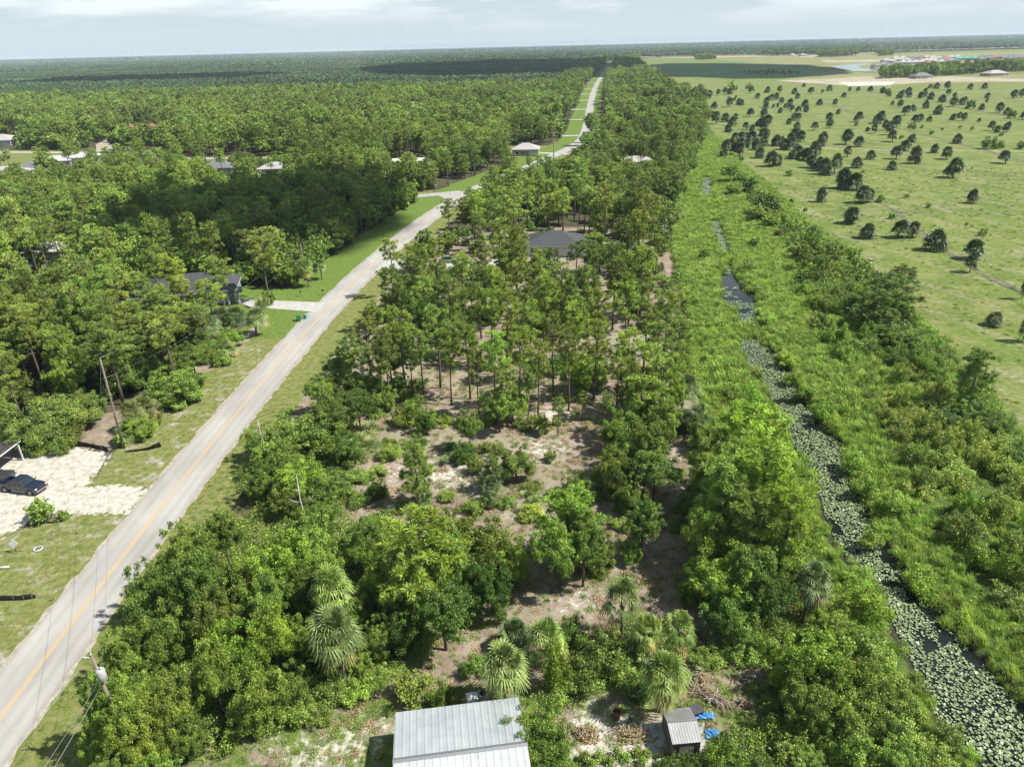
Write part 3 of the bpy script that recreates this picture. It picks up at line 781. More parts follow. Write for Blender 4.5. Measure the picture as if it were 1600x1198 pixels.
wa = N(t, 'ShaderNodeMix', data_type='RGBA'); wa.inputs[0].default_value = .35; l(tc.outputs['Object'], wa.inputs[6]); l(wn.outputs['Color'], wa.inputs[7]); l(wa.outputs[2], vo.inputs['Vector'])
ck = N(t, 'ShaderNodeMapRange'); ck.inputs['From Max'].default_value = .006; ck.inputs['To Min'].default_value = .9; l(vo.outputs['Distance'], ck.inputs['Value'])
m1 = N(t, 'ShaderNodeMix', data_type='RGBA', blend_type='MULTIPLY'); m1.inputs[0].default_value = 1; l(src, m1.inputs[6]); l(cr0.outputs[0], m1.inputs[7])
m2 = N(t, 'ShaderNodeMix', data_type='RGBA', blend_type='MULTIPLY'); m2.inputs[0].default_value = 1; l(m1.outputs[2], m2.inputs[6]); l(ck.outputs[0], m2.inputs[7])
sn_ = N(t, 'ShaderNodeTexNoise'); sn_.inputs['Scale'].default_value = .09; sn_.inputs['Detail'].default_value = 3
sr_ = N(t, 'ShaderNodeMapRange'); sr_.inputs['From Min'].default_value = .4; sr_.inputs['From Max'].default_value = .6; sr_.inputs['To Min'].default_value = .92; sr_.inputs['To Max'].default_value = 1.04; l(tc.outputs['Object'], sn_.inputs['Vector']); l(sn_.outputs[0], sr_.inputs['Value'])
m3 = N(t, 'ShaderNodeMix', data_type='RGBA', blend_type='MULTIPLY'); m3.inputs[0].default_value = 1; l(m2.outputs[2], m3.inputs[6]); l(sr_.outputs[0], m3.inputs[7])
l(m3.outputs[2], pb.inputs['Base Color'])
road_strip('road', rd, RW, M['asphalt'], .06)
M['asphalt2'] = noisy('side_asphalt', [(.36, .35, .335), (.46, .45, .43)], .35, rough=.9, detail=8)
rdn = [p for p in rd if p[1] < 330]
ribbon('centre_line', rdn, .12, M['yellow'], .066, off=-.13)
ribbon('centre_line', rdn, .12, M['yellow'], .066, off=.13)
M['edge_sand'] = noisy('road_edge_sand', [(.30, .27, .19), (.52, .48, .40)], 1.5, detail=8)
ribbon('road_shoulder', rdn, RW + .7, M['edge_sand'], .045, edge=.25)
def pad(name, pix, m, z=.07, world_pts=False):
    pl = pix if world_pts else GP(pix)
    V = [(x, y, z) for x, y in pl] + [(x, y, z - .3) for x, y in pl]; n = len(pl)
    me = bpy.data.meshes.new(name); me.from_pydata(V, [], [tuple(range(n))] + [(i, n + i, n + (i + 1) % n, (i + 1) % n) for i in range(n)]); me.materials.append(m)
    return tag(link(name, me), kind='structure')
pad('driveway', [(376, 468), (509, 473), (497, 488), (470, 486), (392, 480), (352, 466)], M['concrete'], .075)
pad('driveway', [(588, 421), (608, 405), (700, 408), (818, 404), (820, 412), (700, 418), (612, 420)], M['concrete'], .075)
ribbon('side_street', dens(street3, 4), 6.0, M['asphalt2'], .065)
pad('side_street', [(672, 302), (722, 303), (716, 312), (700, 312), (705, 317), (690, 308)], M['asphalt2'], .068)
ribbon('side_street', street1, 6.0, M['asphalt2'], .05)
ribbon('side_street', street2, 6.0, M['gravel'], .05)
ribbon('driveway', GP([(842, 239), (893, 241)]), 4.5, M['concrete'], .05)
for px, py, s in [(904, 212, -1), (908, 187, -1), (912, 171, -1), (916, 157, -1), (919, 147, -1), (924, 139, -1), (922, 198, 1), (931, 147, 1), (928, 158, 1), (937, 127, 1), (929, 130, -1)]:
    gx, gy = G(px, py); rx = float(road_x(gy))
    ribbon('driveway', [(rx + s * 3, gy), (rx + s * (16 + (gy > 500) * 8), gy)], 5.0 if gy < 600 else 7, M['concrete'], .05)

# ---------------------------------------------------------------- canal water and lily pads
M['water'] = mat('dark_water', (.012, .016, .014), .06, .5)
M['water'].node_tree.nodes['Principled BSDF'].inputs['IOR'].default_value = 1.33
nn = N(M['water'].node_tree, 'ShaderNodeTexNoise'); nn.inputs['Scale'].default_value = 3
bb = N(M['water'].node_tree, 'ShaderNodeBump'); bb.inputs['Distance'].default_value = .02; bb.inputs['Strength'].default_value = .3
M['water'].node_tree.links.new(nn.outputs[0], bb.inputs['Height'])
M['water'].node_tree.links.new(bb.outputs[0], M['water'].node_tree.nodes['Principled BSDF'].inputs['Normal'])
yy = np.arange(8, 325, 4.0)
V = []
for y in yy: V += [(float(CLX(y)) - 3, y, WZ), (float(CRX(y)) + 3, y, WZ)]
tag(link('canal_water', mesh_np('canal_water', V, [np.array([(2 * i, 2 * i + 1, 2 * i + 3, 2 * i + 2) for i in range(len(yy) - 1)])], M['water'])), kind='structure')
g = np.random.default_rng(5)
n = 190000
py_ = 14 + 310 * g.random(n); px_ = CLX(py_) - .6 + (CRX(py_) - CLX(py_) + 1.1) * g.random(n)
from mathutils import noise as mn
keep = np.zeros(n, bool)
ow0, ow1 = G(1150, 470)[1], G(1135, 425)[1]
cell = {}
PADGAP = [(G(1165, 533)[1], G(1180, 503)[1]), (G(1125, 342)[1], G(1105, 304)[1]), (G(1135, 412)[1], G(1135, 396)[1]), (G(1100, 275)[1], 400)]
for i in np.nonzero(g.random(n) < np.where(py_ < 150, .36, .3))[0]:
    x, y = px_[i], py_[i]
    c = mn.noise(Vector((x * .22, y * .22, 0))) + .5 * mn.noise(Vector((x * .7, y * .7, 3)))
    thr = -.42
    fr = (x - float(CLX(y))) / max(.1, float(CRX(y) - CLX(y)))
    if fr > .86 and y < 100: thr = -.12
    if ow0 < y < ow1: thr = .3
    if c < thr: continue
    k = (int(x / .2), int(y / .2))
    if k in cell and cell[k] > (1 if c > .3 else 0): continue
    if g.random() < .12: continue
    cell[k] = cell.get(k, 0) + 1; keep[i] = True
qx, qy = px_[keep], py_[keep]; m_ = len(qx)
rr = g.uniform(.06, .125, m_) * np.where(g.random(m_) < .12, 1.5, 1) * np.where(qy > 150, 1.5, 1); a0 = g.uniform(0, 6.28, m_)
K = 8
ang = a0[:, None] + np.linspace(.25, 6.03, K)[None, :]
tx, ty = g.normal(0, .16, m_), g.normal(0, .16, m_)
zz = WZ + .03 + g.uniform(0, .09, m_)
VX = np.concatenate([qx[:, None], qx[:, None] + np.cos(ang) * rr[:, None]], 1); VY = np.concatenate([qy[:, None], qy[:, None] + np.sin(ang) * rr[:, None]], 1)
VZ = np.maximum(zz[:, None] + (VX - qx[:, None]) * tx[:, None] + (VY - qy[:, None]) * ty[:, None] + np.r_[0, np.full(K, .02)][None, :], WZ + .01)
base = np.arange(m_)[:, None] * (K + 1)
Fp = np.concatenate([np.stack([base[:, 0], base[:, 0] + j, base[:, 0] + j + 1], 1) for j in range(1, K)])
M['pad'] = foliage('lily_pads', (.13, .19, .08), (.38, .45, .25), .1, .35)
tone = np.tile(g.random(m_), K - 1)
tag(link('lily_pads', mesh_np('lily_pads', np.stack([VX.ravel(), VY.ravel(), VZ.ravel()], 1), [Fp], M['pad'], {'tone': tone})),
    'pale green lily pads crowding the dark canal water', 'lily pads', kind='stuff')
# ---------------------------------------------------------------- where the plants stand
plants = []      # kind, x, y, height, radius, tint
GREEN, YEL, DARKG, OLIVE, GREY, BRIGHT = (1, 1, 1), (1.12, 1.09, .86), (.72, .82, .85), (1.05, .95, .95), (.85, .85, 1.05), (1.08, 1.18, .82)
def depth(x, y, z): return y * math.cos(PITCH) + (H_CAM - z) * math.sin(PITCH)
def hero(kind, cx, cy, wpx, h, tint=GREEN, dead=False):
    if kind == 'oak' and cy > 820 and cx < 960 and cy < 1105 and h >= 5: h *= 1.22 if cx < 560 else 1.08
    if kind == 'oak' and cy > 800 and cx < 1060: wpx *= .9
    if kind == 'oak' and 560 < cy <= 820 and cx < 1060: h *= 1.05; wpx *= .98
    cz = h * CZ[kind]; x, y = G(cx, cy, cz)
    if kind == 'palm': wpx *= .92; tint = tuple(q * m for q, m in zip(tint, (.9, .97, .85))) if tint in (GREEN, YEL) else tint
    plants.append(dict(k=kind, x=x, y=y, h=h, r=wpx * depth(x, y, cz) / F_PX / 2, t=tint, hero=True))
def heroes(kind, rows, tint=GREEN):
    for r in rows: hero(kind, *r[:4], r[4] if len(r) > 4 else tint)
# bottom-left thicket beside the road
heroes('oak', [(292, 862, 95, 7), (228, 905, 92, 7), (308, 915, 100, 7.5), (245, 972, 100, 7), (338, 965, 88, 6), (185, 1005, 74, 6), (200, 1060, 88, 6), (168, 1122, 84, 5.5), (188, 1102, 86, 8), (150, 1150, 60, 6), (165, 1108, 76, 8.5), (200, 1135, 80, 8), (222, 1150, 104, 6, YEL),
    (262, 1082, 100, 7.5), (288, 1140, 80, 5), (368, 1012, 128, 8, BRIGHT), (428, 1000, 80, 7, YEL), (332, 1055, 84, 7), (398, 1072, 108, 7), (432, 862, 116, 8, BRIGHT), (380, 885, 96, 7),
    (348, 838, 70, 6), (482, 830, 96, 8), (475, 905, 86, 7, DARKG), (412, 945, 88, 6, DARKG), (515, 905, 66, 6), (562, 862, 76, 7), (330, 900, 80, 6, GREY), (178, 1190, 90, 5), (245, 1205, 80, 4.5), 
    (458, 985, 70, 5, DARKG), (450, 1060, 80, 5), (500, 1010, 60, 4, DARKG)])
# centre foreground
heroes('oak', [(748, 838, 124, 9), (700, 885, 104, 8), (762, 900, 92, 8, DARKG), (618, 842, 84, 7), (600, 902, 92, 7), (692, 958, 112, 7, DARKG), (622, 968, 92, 6, DARKG), (578, 828, 66, 7),
    (588, 985, 70, 5), (545, 955, 60, 5, DARKG), (560, 1020, 60, 3.5), (800, 860, 70, 7), (712, 820, 80, 8, BRIGHT)])
hero('ypine', 655, 870, 150, 12, BRIGHT); hero('ypine', 640, 905, 90, 9)
heroes('oak', [(862, 862, 84, 8), (912, 862, 84, 7), (934, 850, 64, 6), (1005, 820, 84, 6.5), (985, 850, 50, 4)])
hero('ypine', 888, 812, 104, 9.5, BRIGHT); hero('ypine', 905, 835, 70, 8)
# thicket where the road bends away from the lot
heroes('oak', [(472, 662, 118, 8), (428, 692, 84, 7), (522, 650, 86, 7), (404, 742, 62, 6), (470, 742, 96, 7, BRIGHT), (512, 752, 76, 6), (448, 772, 66, 5), (500, 792, 76, 6), (540, 690, 60, 6, DARKG), (560, 640, 60, 7, DARKG),
    (402, 680, 60, 6), (455, 715, 70, 6)])
# single plants in the clearing
hero('ypine', 650, 732, 62, 8.5); hero('oak', 805, 712, 74, 6.2, GREY); hero('ypine', 770, 735, 40, 5, GREY)
heroes('oak', [(732, 668, 44, 6), (905, 752, 64, 4.2), (905, 568, 56, 8, BRIGHT), (935, 570, 40, 7), (992, 690, 104, 9, (.95, 1.05, .95)), (1022, 742, 84, 7), (960, 722, 66, 8), (1036, 662, 62, 8), (985, 760, 66, 6), (1015, 700, 70, 8), (1000, 640, 60, 7),
    (845, 655, 34, 3.6), (725, 700, 40, 3.4, DARKG), (665, 648, 40, 5), (800, 612, 60, 8), (780, 640, 60, 6), (585, 757, 38, 3.2), (742, 720, 36, 3)])
heroes('palmetto', [(570, 672, 84, 1.8), (560, 690, 60, 1.5), (745, 700, 50, 1.4), (710, 705, 55, 1.5, DARKG), (770, 762, 62, 1.7, YEL), (768, 785, 40, 1.2), (640, 655, 40, 1.3), (620, 540, 50, 1.8, YEL), (660, 552, 50, 1.7, YEL), (805, 560, 40, 1.6, YEL), (840, 562, 44, 1.7, YEL), (560, 705, 50, 1.3), (690, 555, 46, 1.6), (1010, 1000, 60, 1.5), (1180, 960, 60, 1.6), (660, 780, 40, 1.1), (880, 780, 44, 1), (830, 775, 40, 1), (980, 905, 40, 1.3, DARKG), (610, 690, 34, 1.2, YEL), (1060, 520, 40, 1.4)])
heroes('shrub', [(632, 652, 56, 2.6, YEL), (645, 640, 40, 2.4, BRIGHT), (595, 640, 50, 1.6), (655, 600, 40, 1.6), (642, 1078, 76, 3, OLIVE), (686, 1086, 48, 2.4, YEL), (870, 1046, 56, 4.6, BRIGHT), (945, 1022, 90, 3.2), (918, 1058, 60, 2.6), (975, 1050, 70, 2.2), (900, 985, 60, 2.6, DARKG), (990, 1075, 60, 1.8), (880, 1080, 60, 1.6),
    (520, 1075, 70, 2), (470, 1110, 70, 1.8), (420, 1110, 80, 2), (350, 1150, 70, 1.8), (560, 1080, 60, 1.4, YEL), (500, 1120, 50, 1.2), (590, 1060, 50, 1.4), (740, 1040, 50, 2, DARKG), (730, 700, 30, 1.4), (835, 760, 44, 1.2), (870, 770, 44, 1.1), (905, 790, 50, 1), (790, 785, 40, 1), (700, 775, 36, 1), (630, 790, 40, 1.2), (560, 780, 44, 1.4), (940, 890, 40, 1.2), (870, 660, 24, 1), (700, 700, 24, .9), (760, 655, 40, 1.2), (600, 770, 30, 1), (930, 770, 40, 1.1, YEL),
    (1130, 1025, 60, 1.4), (1095, 1028, 50, 1.2), (1165, 1020, 60, 1.6), (1200, 1010, 56, 2.0), (1190, 1075, 40, 1), (1230, 1150, 70, 1.8, YEL), (1290, 1150, 90, 2.2), (1340, 1180, 90, 2.6, BRIGHT), (1240, 1180, 80, 1.8), (1400, 1150, 80, 2.4), (1455, 1185, 80, 2), (1390, 1080, 70, 2.2, YEL), (1370, 1020, 70, 2.2), (1420, 1110, 60, 1.8), (1330, 995, 70, 2.6), (1345, 945, 80, 4, BRIGHT), (1300, 940, 70, 3), (1200, 1100, 40, 1), (1210, 980, 60, 2.6), (1150, 1000, 40, 2), (1480, 1150, 60, 1.6)])
# palms
heroes('palm', [(526, 990, 100, 7, (1.05, 1.08, 1)), (522, 915, 78, 7, YEL), (788, 1032, 98, 6.2), (860, 978, 84, 6.2, YEL), (975, 928, 80, 7.2), (1036, 1042, 92, 6.4, YEL), (1066, 975, 66, 5.6, YEL), (1012, 985, 62, 5.2, YEL), (1068, 602, 56, 6, GREY), (1092, 642, 54, 5.5, GREY), (1050, 615, 44, 5, GREY), (1266, 912, 74, 6, GREY), (1300, 1105, 60, 3.6, YEL), (770, 748, 44, 4.4, GREY), (1085, 850, 44, 4, GREY),
    (345, 490, 58, 6, GREY), (325, 510, 54, 6, GREY), (366, 498, 50, 5.5), (395, 492, 46, 5.5, GREY), (220, 628, 60, 5, OLIVE), (208, 640, 46, 4.4, OLIVE), (448, 412, 40, 6, YEL), (478, 418, 36, 6, YEL), (500, 412, 28, 5), (555, 700, 0.1, 1)][:-1])
heroes('lowpalm', [(196, 675, 46, 2.6, YEL), (800, 985, 60, 3, DARKG), (1000, 1010, 60, 3), (1120, 965, 60, 2.6, GREY), (545, 1000, 60, 2.6, DARKG), (500, 960, 50, 2.6, DARKG), (1075, 655, 46, 3, GREY), (325, 532, 50, 3), (350, 540, 46, 3)])
heroes('oak', [(548, 612, 60, 7, DARKG), (575, 590, 54, 8, DARKG), (520, 625, 56, 6), (600, 615, 44, 5), (498, 612, 50, 6), (610, 570, 50, 6, DARKG), (1008, 668, 70, 8), (1015, 600, 50, 7, YEL), (970, 660, 60, 8, (.95, 1.05, .95)), (1050, 620, 50, 8, YEL)])
heroes('pine', [(655, 540, 44, 12), (700, 545, 44, 12, YEL), (810, 540, 50, 13, YEL), (840, 560, 44, 12), (730, 530, 50, 13, YEL), (890, 545, 44, 13), (930, 530, 50, 13, YEL), (590, 560, 46, 11, OLIVE), (965, 580, 40, 10), (1060, 560, 50, 11, YEL), (825, 590, 34, 9), (765, 480, 50, 14, YEL), (1020, 560, 56, 11, YEL), (1045, 480, 50, 12), (1060, 520, 50, 11)])
heroes('ypine', [(985, 600, 56, 9, YEL), (1030, 640, 60, 8.5, YEL), (580, 850, 50, 8)])
heroes('shrub', [(610, 705, 50, 1.8, YEL), (650, 690, 40, 1.5), (590, 735, 40, 1.3), (690, 655, 44, 1.6, YEL), (860, 715, 30, 1), (820, 660, 40, 1.6), (930, 600, 40, 1.5), (880, 620, 36, 1.6), (640, 615, 40, 1.5, YEL), (770, 700, 40, 1.4), (830, 800, 50, 1.4, YEL), (740, 790, 50, 1.5), (660, 800, 50, 1.4), (600, 810, 50, 1.5), (560, 745, 44, 1.3), (540, 770, 40, 1.3), (975, 820, 44, 1.4), (1060, 820, 40, 1.3), (1060, 740, 36, 1.2)])
# big pines along the canal bank, and what fills under them
heroes('ypine', [(1168, 700, 120, 13, BRIGHT), (1195, 762, 138, 14, BRIGHT), (1135, 782, 112, 12), (1232, 828, 104, 12.5, BRIGHT), (1180, 830, 120, 11), (1110, 720, 80, 10), (1150, 745, 90, 11), (1205, 700, 66, 10, BRIGHT), (1172, 650, 58, 10, BRIGHT)])
heroes('oak', [(1128, 882, 116, 9, BRIGHT), (1182, 902, 98, 8), (1100, 842, 70, 8), (1160, 962, 80, 6, DARKG), (1205, 935, 80, 7, DARKG), (1240, 890, 80, 7), (1090, 900, 60, 6, DARKG), (1140, 930, 90, 7, DARKG), (1080, 780, 50, 6, DARKG), (1100, 665, 50, 6),
    (838, 1128, 116, 6, (.9, 1, .9)), (865, 1165, 90, 4.5, (.9, 1, .9)), (1150, 1178, 112, 5.5, (.85, .98, .85)), (1075, 1195, 60, 4), (1040, 1200, 60, 4, DARKG), (1190, 1205, 70, 4),
    (1282, 1022, 130, 8, BRIGHT), (1345, 1045, 110, 7.5), (1268, 1082, 100, 6.5), (1320, 1100, 110, 6), (1235, 1035, 70, 5, BRIGHT), (1370, 1110, 90, 5.5), (1300, 965, 70, 5), (1410, 1180, 80, 4.4), (1260, 1180, 60, 2.6), (1330, 1150, 80, 4, DARKG)])
# right bank: dark clumps and willow scrub
heroes('ypine', [(1392, 458, 84, 9, DARKG), (1368, 480, 70, 8, DARKG), (1524, 588, 58, 9.5, DARKG), (1272, 378, 40, 8, DARKG), (1285, 425, 40, 6, DARKG), (1405, 440, 60, 8, GREY), (1256, 405, 34, 5, DARKG)])
heroes('oak', [(1410, 522, 66, 5, DARKG), (1345, 465, 60, 5, DARKG), (1196, 318, 48, 7, DARKG), (1186, 332, 40, 5, DARKG), (1141, 270, 28, 7, DARKG), (1156, 282, 28, 5, DARKG), (1172, 290, 30, 5, DARKG), (1146, 295, 30, 4, DARKG), (1380, 505, 60, 5, DARKG), (1325, 445, 50, 4.5, DARKG), (1510, 630, 60, 4.5, DARKG), (1490, 650, 60, 4, DARKG), (1555, 655, 60, 4, DARKG), (1300, 405, 40, 4, DARKG),
    (1600, 700, 80, 4, DARKG), (1205, 345, 40, 4, DARKG)])
# left of the road
heroes('oak', [(85, 640, 110, 7, GREY), (35, 660, 90, 7, GREY), (20, 610, 90, 7, GREY), (130, 625, 60, 5.5), (215, 658, 50, 4.5), (270, 590, 100, 7), (235, 570, 60, 6), (300, 560, 70, 7), (320, 535, 60, 6), (150, 560, 90, 9), (60, 540, 80, 9), (105, 560, 80, 8, OLIVE), (200, 570, 70, 8), (355, 520, 44, 5), (140, 405, 70, 10), (180, 430, 66, 9, OLIVE), (250, 612, 60, 5), (0, 570, 70, 8)])
heroes('pine', [(240, 410, 54, 13, YEL), (262, 420, 50, 13, YEL), (340, 425, 52, 13), (130, 455, 50, 13, YEL), (110, 480, 46, 12), (285, 455, 50, 13, YEL), (325, 460, 50, 12, YEL), (230, 515, 60, 11, OLIVE), (200, 500, 60, 11, YEL), (265, 500, 55, 11, OLIVE), (180, 520, 60, 11), (95, 520, 60, 12), (40, 500, 60, 12), (70, 470, 50, 12), (215, 445, 40, 11), (160, 475, 50, 11, YEL), (300, 500, 50, 10, OLIVE), (15, 480, 50, 12)])
heroes('shrub', [(113, 680, 46, 2.8, YEL), (92, 698, 30, 2.4, DARKG), (70, 700, 40, 1.6), (225, 668, 44, 2.4), (240, 655, 40, 2.2), (100, 806, 26, .9, YEL), (265, 625, 40, 2), (300, 605, 44, 2.2), (345, 562, 40, 2), (190, 690, 30, 1.4)])
# tall pines over the clearing
heroes('pine', [(625, 512, 56, 14, YEL), (681, 508, 54, 14), (770, 552, 58, 13.5, BRIGHT), (745, 570, 40, 12), (790, 590, 44, 10), (600, 540, 50, 13), (572, 520, 54, 11, OLIVE), (545, 545, 50, 9, DARKG), (640, 560, 36, 9), (872, 622, 20, 7.5), (1005, 612, 70, 10, YEL), (1040, 580, 60, 11, YEL), (985, 540, 50, 12, YEL), (1030, 530, 50, 12), (950, 628, 30, 6, YEL), (910, 612, 16, 6), (655, 628, 24, 5), (755, 628, 26, 5.5),
    (865, 520, 50, 14), (900, 505, 50, 14, YEL), (830, 500, 50, 14, YEL), (735, 470, 50, 14, YEL), (700, 460, 50, 14), (935, 480, 54, 14, YEL), (790, 480, 50, 14, YEL), (660, 460, 50, 14), (640, 420, 50, 14), (610, 440, 46, 13), (850, 455, 50, 14, YEL), (770, 440, 50, 14, YEL), (980, 470, 54, 14, YEL), (1010, 500, 50, 12), (960, 430, 50, 14), (810, 430, 50, 14, YEL), (880, 440, 50, 14), (720, 420, 50, 14, YEL), (750, 400, 46, 14), (680, 400, 46, 14, YEL), (920, 440, 50, 14), (560, 560, 44, 8), (1000, 440, 44, 13), (610, 395, 40, 13, YEL)])
heroes('oak', [(555, 585, 56, 6, DARKG), (530, 560, 56, 6.5, DARKG), (520, 590, 44, 5), (580, 600, 44, 5, DARKG), (620, 590, 40, 4, DARKG), (690, 470, 60, 6, GREY), (640, 440, 50, 6, GREY), (720, 500, 50, 5, DARKG), (590, 480, 50, 6), (615, 460, 50, 6), (1060, 560, 44, 5), (1040, 640, 44, 5), (870, 560, 40, 5, DARKG)])

# scattered trees
gs = np.random.default_rng(21)
def allowed(x, y, names=NOFOR):
    ok = np.ones(np.shape(x), bool)
    for n_ in names: ok &= ~inpoly(x, y, P[n_])
    ds = seg_dist(x, y, road[::2]); rx = road_x(y)
    ok &= ds > np.where(x < rx, np.where(y > 420, 14, 12.5), np.where(y > 420, 13, np.where(y > 270, 7, np.where(y > 110, 15, 9))))
    for st in (street1, street2): ok &= seg_dist(x, y, st) > 6
    ok &= ~((seg_dist(x, y, street3) < 6))
    for sx_, sy_ in spots: ok &= (np.hypot((x - sx_), (y - sy_)) > 12) & ~((np.abs(x - sx_ * (1 - 8 / max(sy_, 1))) < 8) & (y < sy_) & (y > sy_ - 22))
    return ok
def jgrid(x0, x1, y0, y1, s, jit=.45):
    a, b = np.meshgrid(np.arange(x0, x1, s), np.arange(y0, y1, s * .9))
    a = a + (np.arange(a.shape[0]) % 2)[:, None] * s / 2
    a = a + gs.uniform(-jit, jit, a.shape) * s; b = b + gs.uniform(-jit, jit, b.shape) * s
    return a.ravel(), b.ravel()
def inview(x, y, pad_=1.06):
    return np.abs(x) < (y + 22) * .76 * pad_ + 14
def vis(x, y, lo=0): return (y > lo) & inview(x, y)
HX = np.array([p['x'] for p in plants]); HY = np.array([p['y'] for p in plants]); HR = np.array([p['r'] for p in plants])
x, y = jgrid(-320, 160, 60, 330, 5.0)
ok = vis(x, y) & allowed(x, y)
left = x < road_x(y)
ok &= left | (y > 122)
ok &= left | (y > 235) | (gs.random(len(x)) < .5)      # the lot thins out towards the clearing
for hx, hy, hr in zip(HX, HY, HR): ok &= np.hypot(x - hx, y - hy) > max(1.6, hr * .8)
clr = np.array([mn.noise(Vector((a * .035, b * .035, 7))) for a, b in zip(x, y)])
ok &= ~((clr > .42) & (gs.random(len(x)) < .5))
x2, y2 = jgrid(-1050, 900, 330, 900, 6.6)
ok2 = vis(x2, y2) & allowed(x2, y2)
sc_x = np.concatenate([x[ok], x2[ok2]]); sc_y = np.concatenate([y[ok], y2[ok2]])
mixn = np.array([mn.noise(Vector((a * .012, b * .012, 1))) + .7 * mn.noise(Vector((a * .05, b * .05, 5))) for a, b in zip(sc_x, sc_y)])
u = gs.random(len(sc_x))
# the dense dark oak stand between the side street and the driveway
P['stand'] = GP([(120, 440), (150, 330), (330, 285), (640, 300), (690, 312), (600, 365), (520, 425), (460, 445), (380, 440)])
stand = inpoly(sc_x, sc_y, P['stand'])
pineish = (mixn + (u - .5) * .7 > -.22) & ~(stand & (u < .75))
for i in range(len(sc_x)):
    xx, yy_ = float(sc_x[i]), float(sc_y[i]); far = yy_ > 330
    if pineish[i]:
        h = gs.uniform(8, 15) + (gs.random() < .15) * 2.5; tt = [GREEN, YEL, OLIVE, GREEN][int(gs.integers(4))] if gs.random() > .07 else (1.05, .92, 1.5)
        plants.append(dict(k='pine' if gs.random() < .8 else 'ypine', x=xx, y=yy_, h=h, r=gs.uniform(2.5, 3.6) * (1.2 if far else 1), t=tt, hero=False))
    else:
        h = gs.uniform(4.5, 10.5); tt = [GREEN, DARKG, OLIVE, GREY, GREEN][int(gs.integers(5))] if gs.random() > .06 else (1.05, .92, 1.5)
        plants.append(dict(k='oak', x=xx, y=yy_, h=h, r=gs.uniform(2.9, 4.2) * (1.15 if far else 1), t=tt, hero=False))
# low trees where a roof or a street shows over them
corr = [(215, 240, 15, 4), (640, 254, 9, 3), (822, 235, 8, 4), (652, 168, 9, 5), (232, 197, 16, 3.5), (8, 218, 12, 4), (15, 270, 16, 3.5), (52, 268, 7, 4), (100, 256, 8, 4.5), (140, 252, 9, 4.5), (868, 374, 8, 3.6), (380, 247, 30, 0), (430, 270, 9, 4), (345, 268, 8, 4), (205, 165, 8, 5), (245, 176, 10, 5), (60, 238, 30, 0),
        (695, 306, 9, 0), (795, 272, 7, 0), (848, 250, 9, 0), (868, 241, 12, 0), (160, 230, 10, 0), (995, 258, 7, 4), (985, 212, 8, 5), (300, 440, 12, 4.2), (85, 405, 7, 4), (700, 412, 12, 0), (910, 235, 6, 0)]
CR = [(*G(a, b, z), hw_, z) for a, b, hw_, z in corr]
gone = set()
for i, p in enumerate(plants):
    if p['hero'] and p['y'] < 150: continue
    for cx_, cy_, hw_, z_ in CR:
        if p['y'] > cy_ - 2: continue
        f_ = p['y'] / cy_
        if abs(p['x'] - cx_ * f_) > hw_ * f_ + p['r'] * .6: continue
        lim = H_CAM - (H_CAM - z_) * f_
        if p['h'] > lim * .97 and gs.random() < (.85 if not p['hero'] else .6):
            if lim < 3.5: gone.add(i)
            else: p['r'] *= max(.6, lim / p['h']); p['h'] = lim * .95; p['k'] = 'oak' if lim < 7 else p['k']
plants = [p for i, p in enumerate(plants) if i not in gone]
# understorey in the near woods
x, y = jgrid(-220, 120, 70, 260, 5.5)
ok = vis(x, y) & allowed(x, y) & ((x < road_x(y)) | ((y > 125) & (gs.random(len(x)) < .5)))
for a, b in zip(x[ok], y[ok]):
    plants.append(dict(k='shrub' if gs.random() < .75 else 'palmetto', x=float(a), y=float(b), h=gs.uniform(1.4, 3.2) , r=gs.uniform(1.2, 2.2), t=[GREEN, OLIVE, DARKG, YEL][int(gs.integers(4))], hero=False, under=True))
# willow scrub on the far bank of the canal
P['scrub'] = GP([(1620, 1000), (1540, 930), (1480, 860), (1440, 790), (1400, 700), (1365, 640), (1315, 580), (1275, 520), (1255, 460), (1240, 400), (1190, 345), (1160, 300), (1180, 300), (1230, 345), (1290, 380), (1350, 420), (1420, 490), (1460, 560), (1545, 640), (1640, 730), (1850, 900), (1850, 1150), (1700, 1080)])
x, y = jgrid(35, 150, 20, 270, 3.3)
ok = inpoly(x, y, P['scrub']) & vis(x, y) & (gs.random(len(x)) < .8)
for a, b in zip(x[ok], y[ok]):
    n_ = mn.noise(Vector((a * .06, b * .06, 11)))
    tt = OLIVE if n_ > .05 else (BRIGHT if gs.random() < .5 else GREEN)
    if n_ > .05: tt = (1.2, 1.08, 1.05)
    plants.append(dict(k='shrub', x=float(a), y=float(b), h=gs.uniform(1.6, 3.4), r=gs.uniform(1.5, 2.4), t=tt, hero=False))
# scrub among the reeds on the near bank
for (a, b, w_, h_) in [(1185, 585, 26, 1.3), (1140, 610, 40, 1.8), (1110, 560, 40, 2), (1085, 470, 40, 2), (1230, 560, 40, 2.2), (1260, 610, 44, 2.2), (1290, 640, 44, 2.4), (1200, 500, 44, 2), (1235, 590, 30, 1.8), (1330, 720, 50, 2.2), (1350, 760, 50, 2.2), (1335, 905, 50, 1.8), (1380, 960, 40, 1.6), (1365, 840, 50, 2), (1440, 905, 60, 2), (1395, 790, 50, 2.4), (1170, 420, 30, 1.8), (1180, 380, 30, 1.8), (1100, 400, 30, 1.6), (1150, 620, 60, 2)]:
    hero('shrub', a, b, w_, h_, BRIGHT)

